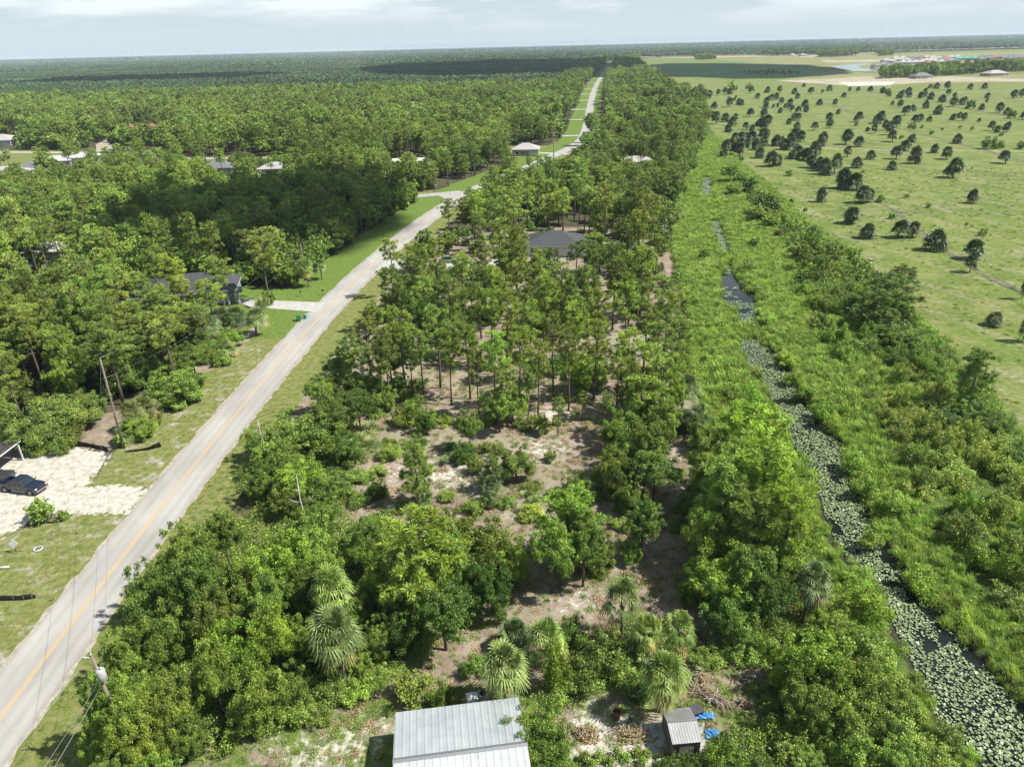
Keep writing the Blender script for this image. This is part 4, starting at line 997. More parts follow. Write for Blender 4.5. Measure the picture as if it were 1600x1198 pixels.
# ---- palms of the pasture, read off the photograph (foot of the trunk, crown width, kind)
zp = [(860, 1115, 84), (1005, 1110, 86), (1075, 1110, 72), (1165, 1170, 110), (1370, 1215, 100), (795, 1045, 84), (780, 1040, 60), (1265, 830, 80), (1240, 828, 50), (985, 795, 50), (1510, 765, 62), (1235, 745, 56), (1180, 715, 48), (815, 785, 60), (770, 735, 44), (880, 745, 50), (830, 687, 58), (765, 675, 60), (440, 775, 60), (405, 780, 80), (530, 740, 60), (515, 745, 50), (600, 785, 56), (630, 800, 60),
      (655, 815, 64), (840, 950, 80), (870, 945, 60), (815, 890, 84), (740, 880, 80), (765, 880, 80), (1000, 745, 62), (1035, 705, 60), (1070, 680, 44), (1290, 672, 50), (1000, 595, 50), (925, 580, 64), (910, 575, 46), (615, 610, 40), (535, 607, 40), (690, 600, 40), (685, 570, 40), (535, 660, 60), (550, 665, 50), (640, 700, 56), (655, 665, 56), (615, 715, 56), (635, 725, 50), (370, 655, 60), (440, 682, 56), (300, 607, 36),
      (325, 612, 34), (350, 590, 30), (395, 592, 56), (370, 585, 46), (500, 582, 34), (520, 562, 36), (545, 565, 36), (458, 530, 28), (510, 522, 28), (570, 502, 40), (580, 525, 34), (640, 495, 34), (715, 488, 30), (755, 458, 28), (1020, 502, 32), (1040, 540, 46), (1075, 520, 32), (1200, 537, 50), (1110, 572, 36), (1085, 577, 40), (1155, 570, 30), (1295, 552, 32), (1400, 516, 32), (1480, 530, 50), (1520, 537, 36), (1590, 560, 40),
      (900, 625, 36), (220, 500, 40), (265, 492, 36), (380, 545, 40), (315, 547, 40), (125, 542, 34), (150, 512, 50), (230, 590, 60), (250, 562, 36), (205, 570, 50), (160, 580, 50), (220, 700, 80), (330, 672, 70), (270, 657, 50), (240, 660, 40), (1020, 462, 60), (1060, 452, 40), (1110, 462, 40), (1165, 467, 40), (1210, 480, 50), (1265, 500, 40), (1310, 492, 40), (1245, 447, 30), (1190, 417, 44), (1240, 420, 34), (1350, 420, 40),
      (1415, 417, 44), (1550, 462, 50), (1585, 457, 40), (685, 427, 50), (820, 432, 24), (880, 432, 40), (940, 437, 50), (400, 435, 36), (455, 435, 28), (320, 437, 56), (220, 442, 46), (165, 447, 24), (355, 462, 30), (440, 467, 36), (540, 462, 30), (600, 442, 44), (525, 442, 34), (90, 445, 40), (60, 470, 50), (30, 480, 30), (100, 480, 40), (80, 520, 40), (400, 480, 24), (420, 470, 30), (200, 440, 30), (130, 450, 40), (60, 500, 40), (345, 700, 50), (300, 690, 50), (360, 740, 60), (190, 740, 50), (480, 700, 60), (500, 680, 50), (390, 510, 30), (385, 535, 34)]
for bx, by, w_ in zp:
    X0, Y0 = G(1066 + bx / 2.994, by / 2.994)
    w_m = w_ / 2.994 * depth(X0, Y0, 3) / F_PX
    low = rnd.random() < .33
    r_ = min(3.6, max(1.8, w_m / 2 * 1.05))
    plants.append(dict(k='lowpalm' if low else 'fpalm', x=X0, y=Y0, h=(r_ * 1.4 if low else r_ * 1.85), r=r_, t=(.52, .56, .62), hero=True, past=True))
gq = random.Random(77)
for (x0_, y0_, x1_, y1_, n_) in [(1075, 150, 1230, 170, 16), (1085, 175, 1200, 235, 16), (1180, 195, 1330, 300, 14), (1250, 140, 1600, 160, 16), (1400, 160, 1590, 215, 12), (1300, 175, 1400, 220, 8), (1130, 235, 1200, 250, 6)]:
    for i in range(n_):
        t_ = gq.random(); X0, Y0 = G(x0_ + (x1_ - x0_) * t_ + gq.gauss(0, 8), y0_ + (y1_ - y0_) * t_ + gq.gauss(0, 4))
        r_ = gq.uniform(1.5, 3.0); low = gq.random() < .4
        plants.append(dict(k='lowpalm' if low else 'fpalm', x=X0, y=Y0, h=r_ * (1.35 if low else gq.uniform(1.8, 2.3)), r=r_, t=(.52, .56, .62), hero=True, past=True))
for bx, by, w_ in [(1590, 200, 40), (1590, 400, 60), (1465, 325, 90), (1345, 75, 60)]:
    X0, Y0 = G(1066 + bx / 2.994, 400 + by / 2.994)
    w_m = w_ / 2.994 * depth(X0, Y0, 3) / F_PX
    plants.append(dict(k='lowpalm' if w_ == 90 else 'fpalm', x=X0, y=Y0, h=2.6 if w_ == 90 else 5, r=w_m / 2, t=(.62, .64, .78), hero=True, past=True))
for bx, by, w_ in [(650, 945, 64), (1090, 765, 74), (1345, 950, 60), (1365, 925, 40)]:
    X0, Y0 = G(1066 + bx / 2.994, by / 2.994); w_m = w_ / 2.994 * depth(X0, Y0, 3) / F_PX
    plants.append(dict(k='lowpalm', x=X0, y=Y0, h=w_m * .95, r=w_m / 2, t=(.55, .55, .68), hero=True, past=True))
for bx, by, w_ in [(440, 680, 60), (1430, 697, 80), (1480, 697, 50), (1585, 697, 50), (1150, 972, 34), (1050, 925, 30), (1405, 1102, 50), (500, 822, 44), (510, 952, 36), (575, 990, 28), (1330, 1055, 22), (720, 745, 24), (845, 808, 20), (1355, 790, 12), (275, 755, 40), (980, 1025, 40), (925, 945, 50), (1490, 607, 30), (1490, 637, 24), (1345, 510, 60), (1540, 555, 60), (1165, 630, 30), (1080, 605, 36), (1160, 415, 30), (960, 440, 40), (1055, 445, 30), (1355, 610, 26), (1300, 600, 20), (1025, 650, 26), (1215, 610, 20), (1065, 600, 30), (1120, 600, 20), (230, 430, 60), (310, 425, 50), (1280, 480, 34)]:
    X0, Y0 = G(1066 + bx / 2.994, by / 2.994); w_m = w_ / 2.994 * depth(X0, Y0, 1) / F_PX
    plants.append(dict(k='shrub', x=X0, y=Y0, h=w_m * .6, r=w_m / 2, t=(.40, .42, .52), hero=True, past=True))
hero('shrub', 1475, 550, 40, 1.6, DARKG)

# ---------------------------------------------------------------- turn them into objects
for p in plants:
    p['d'] = math.sqrt(p['x'] ** 2 + p['y'] ** 2 + 45 ** 2); p['size'] = p['h'] * p['r'] / p['d'] ** 2
CATK = {'oak': 'tree', 'pine': 'pine', 'ypine': 'pine', 'shrub': 'shrub', 'palm': 'palm', 'fpalm': 'palm', 'lowpalm': 'palm', 'palmetto': 'palmetto'}
CAP = {'tree': 290, 'pine': 290, 'shrub': 240, 'palm': 290, 'palmetto': 60}
chosen = []; rest = []
for c_ in CAP:
    ps = sorted([p for p in plants if CATK[p['k']] == c_], key=lambda p: -p['size'] * (.35 if p.get('under') else 1))
    chosen += ps[:CAP[c_]]; rest += ps[CAP[c_]:]
LM = [('the black pickup truck', 38, 758), ('the metal barn', 715, 1160), ('the small grey shed', 1060, 1155), ('the green wheelie bin', 467, 500), ('the grey house beside the road', 300, 470),
      ('the black roofed house in pines', 870, 392), ('the road junction', 705, 310), ('the long white roof', 640, 260), ('the beige house', 825, 238), ('the grey dead trunk', 425, 722),
      ('the white sand patch', 870, 650), ('the open blue water', 1155, 458), ('the near canal end', 1500, 1120), ('the middle canal', 1270, 700), ('the transformer pole', 170, 1130),
      ('the long brush pile', 1120, 1090), ('the loose pasture log', 1356, 407), ('the leaning utility pole', 193, 700), ('the pale driveway', 440, 475), ('the far straight road', 915, 190),
      ('the long grey roof', 215, 243), ('the pasture track', 1400, 240), ('the far pond', 1330, 112), ('the bare branched snag', 575, 620), ('the white dead branch', 490, 790), ('the hidden side street', 390, 248), ('the bend of the canal', 1100, 290)]
LMW = [(n_, *G(a, b)) for n_, a, b in LM]
ORD = ['nearest', 'second nearest', 'third nearest', 'fourth nearest', 'fifth nearest', 'sixth nearest', 'seventh nearest', 'eighth nearest', 'ninth nearest', 'tenth nearest', 'eleventh nearest', 'twelfth nearest', 'thirteenth nearest', 'fourteenth nearest', 'fifteenth nearest', 'sixteenth nearest']
ONES = 'first second third fourth fifth sixth seventh eighth ninth tenth eleventh twelfth thirteenth fourteenth fifteenth sixteenth seventeenth eighteenth nineteenth'.split()
TENS = {2: ('twenty', 'twentieth'), 3: ('thirty', 'thirtieth'), 4: ('forty', 'fortieth'), 5: ('fifty', 'fiftieth'), 6: ('sixty', 'sixtieth'), 7: ('seventy', 'seventieth'), 8: ('eighty', 'eightieth')}
def ordinal(i):
    n = i + 1
    if n == 1: return 'nearest'
    if n < 20: return ONES[n - 1] + ' nearest'
    return (TENS[n // 10][1] if n % 10 == 0 else TENS[n // 10][0] + '-' + ONES[n % 10 - 1]) + ' nearest'
def tone_word(t, kind):
    if t in (YEL, BRIGHT): return 'bright'
    if t in (GREY,): return 'greyish'
    if t == (1.05, .92, 1.5): return 'pale grey'
    if t in (DARKG,): return 'dark'
    if t[0] < .7: return 'dull'
    if t in (OLIVE,) or t == (1.2, 1.08, 1.05): return 'olive'
    return 'green'
KW = {'oak': 'round broadleaf tree', 'pine': 'tall bare trunked pine', 'ypine': 'bushy pine', 'shrub': 'shrub', 'palm': 'cabbage palm', 'fpalm': 'cabbage palm', 'lowpalm': 'low stemless palm', 'palmetto': 'saw palmetto clump'}
buckets = {}
for p in chosen:
    best = min(LMW, key=lambda l_: math.hypot(p['x'] - l_[1], p['y'] - l_[2]))
    dx, dy = p['x'] - best[1], p['y'] - best[2]
    side = ('right of' if dx > 0 else 'left of') if abs(dx) > abs(dy) else ('beyond' if dy > 0 else 'in front of')
    p['lm'] = best[0]; p['side'] = side
    buckets.setdefault((tone_word(p['t'], p['k']), KW[p['k']], best[0], side), []).append(p)
for (tw, kw, lm, side), ps in buckets.items():
    bx, by = [(l_[1], l_[2]) for l_ in LMW if l_[0] == lm][0]
    ps.sort(key=lambda p: math.hypot(p['x'] - bx, p['y'] - by))
    for i, p in enumerate(ps):
        if len(ps) == 1: p['label'] = 'the %s %s %s %s' % (tw, kw, side, lm)
        else: p['label'] = '%s %s, %s %s %s' % (tw, kw, ordinal(i), side, lm)
        p['group'] = '%ss %s %s' % (kw, side, lm)
NAME = {'oak': 'broadleaf_tree', 'pine': 'pine_tree', 'ypine': 'pine_tree', 'shrub': 'shrub', 'palm': 'palm_tree', 'fpalm': 'palm_tree', 'lowpalm': 'palm_tree', 'palmetto': 'saw_palmetto'}
for p in chosen:
    k = p['k']; lod = 0 if p['d'] < 175 else (1 if p['d'] < 520 or k in ('palm', 'fpalm', 'lowpalm') else 2)
    if k == 'palmetto': lod = 0
    var = PROTO[k, lod][rnd.randrange(len(PROTO[k, lod]))] if not (k == 'oak' and (p['h'] < 6.2 or (p['y'] < 130 and rnd.random() < .4))) else PROTO[k, lod][NV + rnd.randrange(5)]
    H0, W0 = BASE[k]
    s = (p['r'] / W0, p['r'] / W0 * rnd.uniform(.92, 1.08), p['h'] / H0)
    if isinstance(var, tuple):
        root = empty(NAME[k], (p['x'], p['y'], 0), rnd.uniform(0, 6.28)); root.scale = s
        root.empty_display_size = .3
        cr_ = link('crown', var[0], root); tr_ = link('trunk', var[1], root)
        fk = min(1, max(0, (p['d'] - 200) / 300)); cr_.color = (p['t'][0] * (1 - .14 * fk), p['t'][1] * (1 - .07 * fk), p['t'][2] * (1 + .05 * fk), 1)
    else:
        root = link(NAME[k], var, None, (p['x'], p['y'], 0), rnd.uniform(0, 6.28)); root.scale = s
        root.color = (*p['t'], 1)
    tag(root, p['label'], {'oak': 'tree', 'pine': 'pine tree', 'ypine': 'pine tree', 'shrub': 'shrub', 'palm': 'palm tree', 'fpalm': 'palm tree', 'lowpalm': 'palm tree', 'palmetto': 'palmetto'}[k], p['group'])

# ---- everything past those numbers: one woodland
keys = [('oak', 1), ('pine', 1), ('ypine', 1), ('shrub', 1), ('oak', 2), ('pine', 2), ('ypine', 2), ('shrub', 2)]
ms_ = []; start = {}
def joined(a, b):
    """crown and trunk in one mesh for the wood"""
    va = np.zeros(len(a.vertices) * 3, np.float32); a.vertices.foreach_get('co', va)
    vb = np.zeros(len(b.vertices) * 3, np.float32); b.vertices.foreach_get('co', vb)
    na = len(a.vertices)
    fa = [list(p.vertices) for p in a.polygons]; fb = [[na + i for i in p.vertices] for p in b.polygons]
    by = {}
    order = []
    for f in fa: by.setdefault(('a', len(f)), []).append(f)
    for f in fb: by.setdefault(('b', len(f)), []).append(f)
    T = np.zeros(len(fa), np.float32); a.attributes['tone'].data.foreach_get('value', T)
    Fs = []; mi = []; tt = []
    for (w_, n_), f in by.items():
        Fs.append(np.array(f)); mi += [0 if w_ == 'a' else 1] * len(f); tt += list(T[:len(f)]) if w_ == 'a' else [0] * len(f)
    return mesh_np('tree', np.concatenate([va, vb]).reshape(-1, 3), Fs, [a.materials[0], b.materials[0]], {'tone': np.array(tt)}, midx=mi)
for kk in keys:
    start[kk] = len(ms_)
    for v_ in PROTO[kk]: ms_.append(joined(*v_) if isinstance(v_, tuple) else v_)
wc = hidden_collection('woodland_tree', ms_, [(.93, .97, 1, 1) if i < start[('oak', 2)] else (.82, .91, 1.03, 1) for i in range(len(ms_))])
pts = []; rot = []; scl = []; ix = []
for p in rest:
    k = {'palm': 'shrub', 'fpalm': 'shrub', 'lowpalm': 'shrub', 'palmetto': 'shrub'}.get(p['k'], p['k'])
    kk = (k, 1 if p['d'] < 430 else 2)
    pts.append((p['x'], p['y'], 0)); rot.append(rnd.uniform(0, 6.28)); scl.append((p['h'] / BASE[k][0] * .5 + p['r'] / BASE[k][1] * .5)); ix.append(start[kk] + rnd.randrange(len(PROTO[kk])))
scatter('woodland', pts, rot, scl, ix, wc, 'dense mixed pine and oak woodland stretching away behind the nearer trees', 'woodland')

# ---- the far forest: blocks of forest, coarser with distance
def block(seed, size, n, r, h0, h1, q, ls, name='forest_block'):
    g = np.random.default_rng(seed)
    c = np.c_[g.uniform(-size / 2, size / 2, (n, 2)), g.uniform(h0, h1, n) * .62]
    rad = g.uniform(.75, 1.2, n) * r
    Ps = []; Ns = []; T = []
    d = unit(n * q, g).reshape(n, q, 3); d[:, :, 2] = np.abs(d[:, :, 2]) - .25
    Pn = c[:, None, :] + d * rad[:, None, None] * np.array([1, 1, .95]) * (g.random((n, q, 1)) ** .35)
    nn_ = d + unit(n * q, g).reshape(n, q, 3) * .6; nn_ /= np.linalg.norm(nn_, axis=2)[:, :, None]
    V, F = leaf_quads(Pn.reshape(-1, 3), nn_.reshape(-1, 3), ls, g, .8)
    t = np.repeat(g.uniform(0, 1, n), q) * .8 + g.random(n * q) * .2
    return mesh_np(name, V, [F], M['far_leaf'], {'tone': t})
bm_ = [block(200 + i, 62, 90, 3.3, 10, 15, 42, .95) for i in range(4)] + [block(210 + i, 210, 560, 5.5, 11, 17, 12, 2.6) for i in range(4)] + [block(220 + i, 800, 1600, 16, 14, 20, 8, 11) for i in range(3)]
fc = hidden_collection('forest_block', bm_)
pts = []; rot = []; scl = []; ix = []
def far_ring(x0, x1, y0, y1, step, i0, ni, cond):
    a, b = np.meshgrid(np.arange(x0, x1, step), np.arange(y0, y1, step)); a = a.ravel() + gs.uniform(-.1, .1, a.size) * step; b = b.ravel()
    k = inview(a, b, 1.08) & cond(a, b)
    for q_, w_ in zip(a[k], b[k]):
        pts.append((q_, w_, 0)); rot.append(int(gs.integers(4)) * math.pi / 2); scl.append(1.0 * gs.uniform(.9, 1.1)); ix.append(i0 + int(gs.integers(ni)))
def farok(r_):
    def f(a, b):
        ok = seg_dist(a, b, road) > r_ + 12
        for dx in (-r_ * .8, 0, r_ * .8):
            for dy in (-r_ * .8, 0, r_ * .8): ok &= ~inpoly(a + dx, b + dy, P['nofor'])
        return ok
    return f
far_ring(-2500, 2200, 905, 2600, 56, 0, 4, farok(29))
far_ring(-7000, 6500, 2650, 7000, 195, 4, 4, farok(100))
far_ring(-20000, 20000, 7300, 22000, 740, 8, 3, lambda a, b: np.ones(a.shape, bool))
# trees close beside the far road and along the pasture edge
x, y = jgrid(-100, 460, 900, 2600, 9)
ok = allowed(x, y) & (seg_dist(x, y, road) < 46)
fr_pts = list(zip(x[ok], y[ok]))
x, y = jgrid(120, 2200, 880, 2600, 9)
okb = allowed(x, y) & (seg_dist(x, y, P['nofor'] + [P['nofor'][0]]) < 34) & (seg_dist(x, y, road) > 46) & inview(x, y)
fr_pts += list(zip(x[okb], y[okb]))
scatter('far_woodland', [(a, b, 0) for a, b in fr_pts], gs.uniform(0, 6.28, len(fr_pts)), gs.uniform(.95, 1.4, len(fr_pts)), [start[('oak', 2)] + int(gs.integers(NV)) if gs.random() < .4 else start[('pine', 2)] + int(gs.integers(NV)) for _ in fr_pts], wc,
        'trees lining the far straight road and the edge of the open land', 'woodland')
scatter('distant_forest', pts, rot, scl, ix, fc, 'flat pine forest running unbroken to the horizon', 'forest')

# ---------------------------------------------------------------- reeds, weeds and grass tufts
rc = hidden_collection('marsh_tuft', [blades('marsh_tuft', 300 + i, 150, .9, .8, 1.7, .035, M['reed'], .45) for i in range(4)] + [leaf_patch('marsh_tuft', 310 + i, 330, 1.0, 1.3, .11, M['reed']) for i in range(3)])
x, y = jgrid(20, 190, 22, 430, 1.05)
cxl, cxr = CLX(y), CRX(y)
ok = (inpoly(x, y, P['marsh']) | (inpoly(x, y, P['nofor']) & ~inpoly(x, y, P['pasture']) & (gs.random(len(x)) < .75))) & ~inpoly(x, y, P['yard']) & (~inpoly(x, y, P['scrub']) | (gs.random(len(x)) < .45)) & ((x < cxl - .7) | (x > cxr + .35)) & vis(x, y)
gap = (y > G(1150, 528)[1]) & (y < G(1165, 505)[1])
ok |= gap & (x > cxl - 1) & (x < cxr + 1)
for g0_, g1_ in PADGAP[1:]: ok |= (y > g0_) & (y < g1_) & (x > cxl - 1) & (x < cxr + 1) & (gs.random(len(x)) < .9)
ok |= (y > 165) & (x > cxl - .5) & (x < cxl + (cxr - cxl) * .3) & (gs.random(len(x)) < .8)
ok &= ~((x > cxl - 2) & (x < cxl) & (gs.random(len(x)) < .35) & (y < 150))
n_ = ok.sum()
mz = np.array([mn.noise(Vector((a * .1, b * .1, 4))) for a, b in zip(x[ok], y[ok])])
scatter('marsh_plants', np.c_[x[ok], y[ok], np.where((x[ok] > cxl[ok] - 1) & (x[ok] < cxr[ok] + 1), -.45, 0)], gs.uniform(0, 6.28, n_), gs.uniform(.55, 1.05, n_) * (1 + mz * .5) * np.where(y[ok] < 75, .75, 1), np.where(gs.random(n_) + mz * .6 < .6, gs.integers(0, 4, n_), gs.integers(4, 7, n_)), rc,
        'tall yellow green marsh grass and weeds crowding both banks of the canal', 'marsh grass')
gc = hidden_collection('weed_tuft', [blades('weed_tuft', 330 + i, 60, .35, .12, .38, .014, M['weed'], .6) for i in range(3)] + [leaf_patch('weed_tuft', 340 + i, 130, .5, .38, .06, M['weed']) for i in range(3)] + [leaf_patch('weed_tuft', 350 + i, 90, .6, .16, .07, M['dry']) for i in range(2)])
pp = []; ixs = []; ss = []
def weeds(polys, box, step, prob, choice, smin, smax, mask=None):
    x, y = jgrid(*box, step)
    ok = np.zeros(len(x), bool)
    for n_ in polys: ok |= inpoly(x, y, P[n_])
    nzv = np.array([mn.noise(Vector((a * .15, b * .15, 9))) for a, b in zip(x, y)])
    ok &= (gs.random(len(x)) < prob * (1 + nzv * 1.6)) & vis(x, y) & (seg_dist(x, y, road) > 3.9)
    for n_ in ('lot', 'drivec'): ok &= ~inpoly(x, y, P[n_])
    bar = inpoly(x, y, GP([(600, 1200), (600, 1120), (830, 1090), (840, 1200)]))
    ok &= ~bar
    for a, b in zip(x[ok], y[ok]): pp.append((a, b, 0)); ixs.append(choice[int(gs.integers(len(choice)))]); ss.append(gs.uniform(smin, smax))
weeds(['clear'], (-30, 60, 25, 130), .75, .42, [0, 1, 3, 4, 6, 7, 7, 6], .5, 1.3)
weeds(['yard'], (-25, 45, 25, 50), .6, .5, [0, 1, 2, 3, 4, 5, 6], .5, 1.1)
weeds(['nearverge', 'lawn1', 'brown'], (-95, -30, 30, 160), .8, .3, [0, 1, 2, 6], .3, .6)
weeds(['pasture'], (40, 260, 60, 300), 2.2, .3, [0, 1, 2, 3, 4, 5], .6, 1.7)
P['rverge'] = [(a + 3.2, b) for a, b in road if 20 < b < 100] + [(a + 14, b) for a, b in road[::-1] if 20 < b < 100]
weeds(['rverge'], (-50, -15, 20, 105), .7, .4, [0, 1, 2, 3, 4, 6], .4, 1.0)
n_ = len(pp)
scatter('weeds', pp, gs.uniform(0, 6.28, n_), ss, ixs, gc, 'low weeds and grass tufts over the sandy clearing and verges', 'weeds')
# thick undergrowth below the near bushes and in the yard's rough end
uc = hidden_collection('undergrowth_patch', [leaf_patch('undergrowth_patch', 360 + i, 420, 1.1, .9, .085, M['shrub']) for i in range(4)] + [leaf_patch('undergrowth_patch', 370 + i, 320, 1.1, .7, .085, M['weed']) for i in range(2)])
P['under'] = GP([(120, 1240), (200, 960), (270, 850), (360, 800), (560, 820), (660, 820), (820, 900), (780, 935), (700, 1000), (620, 1060), (520, 1100), (420, 1120), (330, 1140), (260, 1198)])
P['under2'] = GP([(1130, 1240), (1180, 1120), (1220, 1060), (1250, 1000), (1200, 960), (1120, 930), (1080, 880), (1090, 800), (1130, 800), (1160, 930), (1240, 1010), (1280, 1100), (1500, 1198), (1500, 1240)])
P['under3'] = GP([(395, 800), (370, 740), (400, 700), (500, 640), (560, 640), (560, 700), (530, 760), (540, 810), (480, 830)])
P['under4'] = GP([(860, 1100), (880, 1000), (930, 990), (1000, 960), (1080, 990), (1100, 1030), (1010, 1060), (920, 1090)])
x, y = jgrid(-60, 60, 20, 100, 1.15)
ok = np.zeros(len(x), bool)
for n_ in ('under', 'under2', 'under3', 'under4'): ok |= inpoly(x, y, P[n_])
ok &= (seg_dist(x, y, road) > 7) & (gs.random(len(x)) < .8)
n_ = ok.sum()
scatter('undergrowth', np.c_[x[ok], y[ok], np.zeros(n_)], gs.uniform(0, 6.28, n_), gs.uniform(.6, 1.3, n_), gs.integers(0, 6, n_), uc, 'tangled leafy undergrowth beneath the near trees and along the ditch', 'undergrowth')
# ---------------------------------------------------------------- materials of built things
def corrugated(name, a, b_, pitch=.3, metal=.0, rough=.45, axis='X', spec=.5):
    m = noisy(name, [a, b_], .7, rough=rough, detail=7, metal=metal, spec=spec)
    t = m.node_tree; p = t.nodes['Principled BSDF']; l = t.links.new
    tc = [n for n in t.nodes if n.type == 'TEX_COORD'][0]
    sp_ = N(t, 'ShaderNodeSeparateXYZ'); l(tc.outputs['Object'], sp_.inputs[0])
    mu = N(t, 'ShaderNodeMath', operation='MULTIPLY'); mu.inputs[1].default_value = 2 * math.pi / pitch; l(sp_.outputs[axis], mu.inputs[0])
    sn = N(t, 'ShaderNodeMath', operation='SINE'); l(mu.outputs[0], sn.inputs[0])
    pw = N(t, 'ShaderNodeMapRange'); pw.inputs['From Min'].default_value = .3; pw.inputs['From Max'].default_value = 1; l(sn.outputs[0], pw.inputs['Value'])
    bn = N(t, 'ShaderNodeBump'); bn.inputs['Distance'].default_value = .022; bn.inputs['Strength'].default_value = 1
    l(pw.outputs[0], bn.inputs['Height']); l(bn.outputs[0], p.inputs['Normal'])
    return m
M['tin'] = corrugated('lit_tin_roof', (.52, .53, .53), (.72, .74, .75), .55, .2, .42)  # barn's near slope: brighter reflected light put into the tin's colour
M['tin_shaded'] = corrugated('shaded_tin_roof', (.40, .45, .455), (.53, .57, .575), .55, .15, .5)  # same roof's far slope, colour darkened to stand for its weaker light
M['shedtin'] = corrugated('shed_roof_tin', (.30, .305, .31), (.42, .425, .43), .22, .3, .45)
M['darktin'] = corrugated('dark_tin_roof', (.075, .07, .068), (.12, .11, .105), .3, .2, .5, axis='Y')
M['shedwall'] = corrugated('shed_wall', (.16, .13, .105), (.22, .19, .155), .25, 0, .7)
M['white'] = mat('white_paint', (.72, .72, .70), .6)
M['stucco'] = noisy('stucco', [(.5, .48, .44), (.62, .6, .56)], 2, detail=8)
M['greywall'] = noisy('grey_stucco', [(.30, .31, .32), (.38, .39, .40)], 2)
M['beigewall'] = noisy('beige_wall', [(.5, .45, .38), (.58, .53, .46)], 2)
M['shingle'] = noisy('dark_shingle', [(.06, .062, .07), (.10, .10, .11)], 6, detail=10, bump=.02)
M['greyshingle'] = noisy('grey_shingle', [(.16, .165, .18), (.25, .255, .27)], 5, detail=10, bump=.02)
M['paleroof'] = noisy('pale_roof', [(.40, .39, .37), (.52, .51, .49)], 3, detail=8)
M['whiteroof'] = noisy('white_roof', [(.66, .66, .66), (.76, .76, .75)], 2)
M['tealroof'] = noisy('teal_underlay', [(.05, .42, .36), (.09, .52, .45)], 2)
M['redroof'] = noisy('clay_roof', [(.34, .14, .10), (.45, .2, .14)], 2)
M['glass'] = mat('window_glass', (.03, .04, .05), .08, .6)
M['dark'] = mat('dark_rubber', (.02, .02, .02), .7)
M['metal'] = mat('galvanised_steel', (.45, .46, .47), .4, .5, .7)
M['wood'] = noisy('weathered_pole_wood', [(.20, .155, .115), (.34, .28, .22)], 5, stretch=(1, 1, .2))
M['plank'] = noisy('plank', [(.30, .19, .11), (.42, .28, .18)], 5)

def loft_house(root, w, d, wh, rh, over=.5, hip=True, wallm=None, roofm=None, wins=(), doors=(), ridge_axis='x', roof_off=0):
    """rectangular storey with a hipped or gabled roof, openings on the walls"""
    MB().box(-w / 2, -d / 2, 0, w / 2, d / 2, wh).build('wall', wallm, root)
    a, b = w / 2 + over, d / 2 + over; z0 = wh + .02; z1 = wh + rh
    rx = (a - b) if hip else a
    rx = max(rx, .2)
    mb = MB()
    mb.add([(-a, -b, z0), (a, -b, z0), (a, b, z0), (-a, b, z0), (-rx, 0, z1), (rx, 0, z1)],
           [(0, 1, 5, 4), (1, 2, 5), (2, 3, 4, 5), (3, 0, 4), (3, 2, 1, 0)])
    rf = mb.build('roof', roofm, root)
    fs = MB()
    for (x0, y0, x1, y1) in ((-a - .02, -b - .02, a + .02, -b + .06), (-a - .02, b - .06, a + .02, b + .02), (-a - .02, -b + .06, -a + .06, b - .06), (a - .06, -b + .06, a + .02, b - .06)):
        fs.box(x0, y0, z0 - .2, x1, y1, z0 - .005)
    fs.build('fascia', M['white'], rf)
    for kind, side, u, ww, z, hh in wins:
        y = -d / 2 - .03 if side == 'f' else d / 2 + .03
        if side in 'fb': gl = MB().box(u - ww / 2, y - .03, z, u + ww / 2, y + .03, z + hh); fr = MB().box(u - ww / 2 - .08, y - .02, z - .08, u + ww / 2 + .08, y + .02, z).box(u - ww / 2 - .08, y - .02, z + hh, u + ww / 2 + .08, y + .02, z + hh + .08).box(u - .03, y - .045, z, u + .03, y - .031, z + hh)
        else:
            x = (w / 2 + .03) * (1 if side == 'r' else -1)
            gl = MB().box(x - .03, u - ww / 2, z, x + .03, u + ww / 2, z + hh); fr = MB().box(x - .02, u - ww / 2 - .08, z - .08, x + .02, u + ww / 2 + .08, z).box(x - .02, u - ww / 2 - .08, z + hh, x + .02, u + ww / 2 + .08, z + hh + .08)
        if kind == 'window':
            o = gl.build('window', M['glass'], root); fr.build('frame', M['white'], o)
        else:
            o = gl.build(kind, M['white'] if kind == 'garage_door' else M['plank'], root)
    return rf
STDW = [('window', 'f', -.3, 1.6, 1, 1.2), ('door', 'f', .05, 1, .1, 2.1)]
def std(w, d, garage=True):
    o = [('window', 'f', -w * .33, 1.8, 1.0, 1.2), ('window', 'f', -w * .1, 1.4, 1.0, 1.2), ('door', 'f', w * .06, 1.0, .08, 2.1), ('window', 'r', 0, 1.6, 1, 1.2), ('window', 'l', 0, 1.6, 1, 1.2), ('window', 'b', w * .2, 1.8, 1, 1.2)]
    if garage: o.append(('garage_door', 'f', w * .32, min(4.6, w * .28), .05, 2.2))
    return o
def house(px, py, w, d, rot, label, wallm='stucco', roofm='greyshingle', wh=2.9, rh=2.2, hip=True, wins=None, name='house', cat='house', group=None):
    x, y = G(px, py)
    r = empty(name, (x, y, 0), R(rot)); tag(r, label, cat, group)
    rf = loft_house(r, w, d, wh, rh, wallm=M[wallm], roofm=M[roofm], wins=std(w, d) if wins is None else wins, hip=hip)
    return r, rf

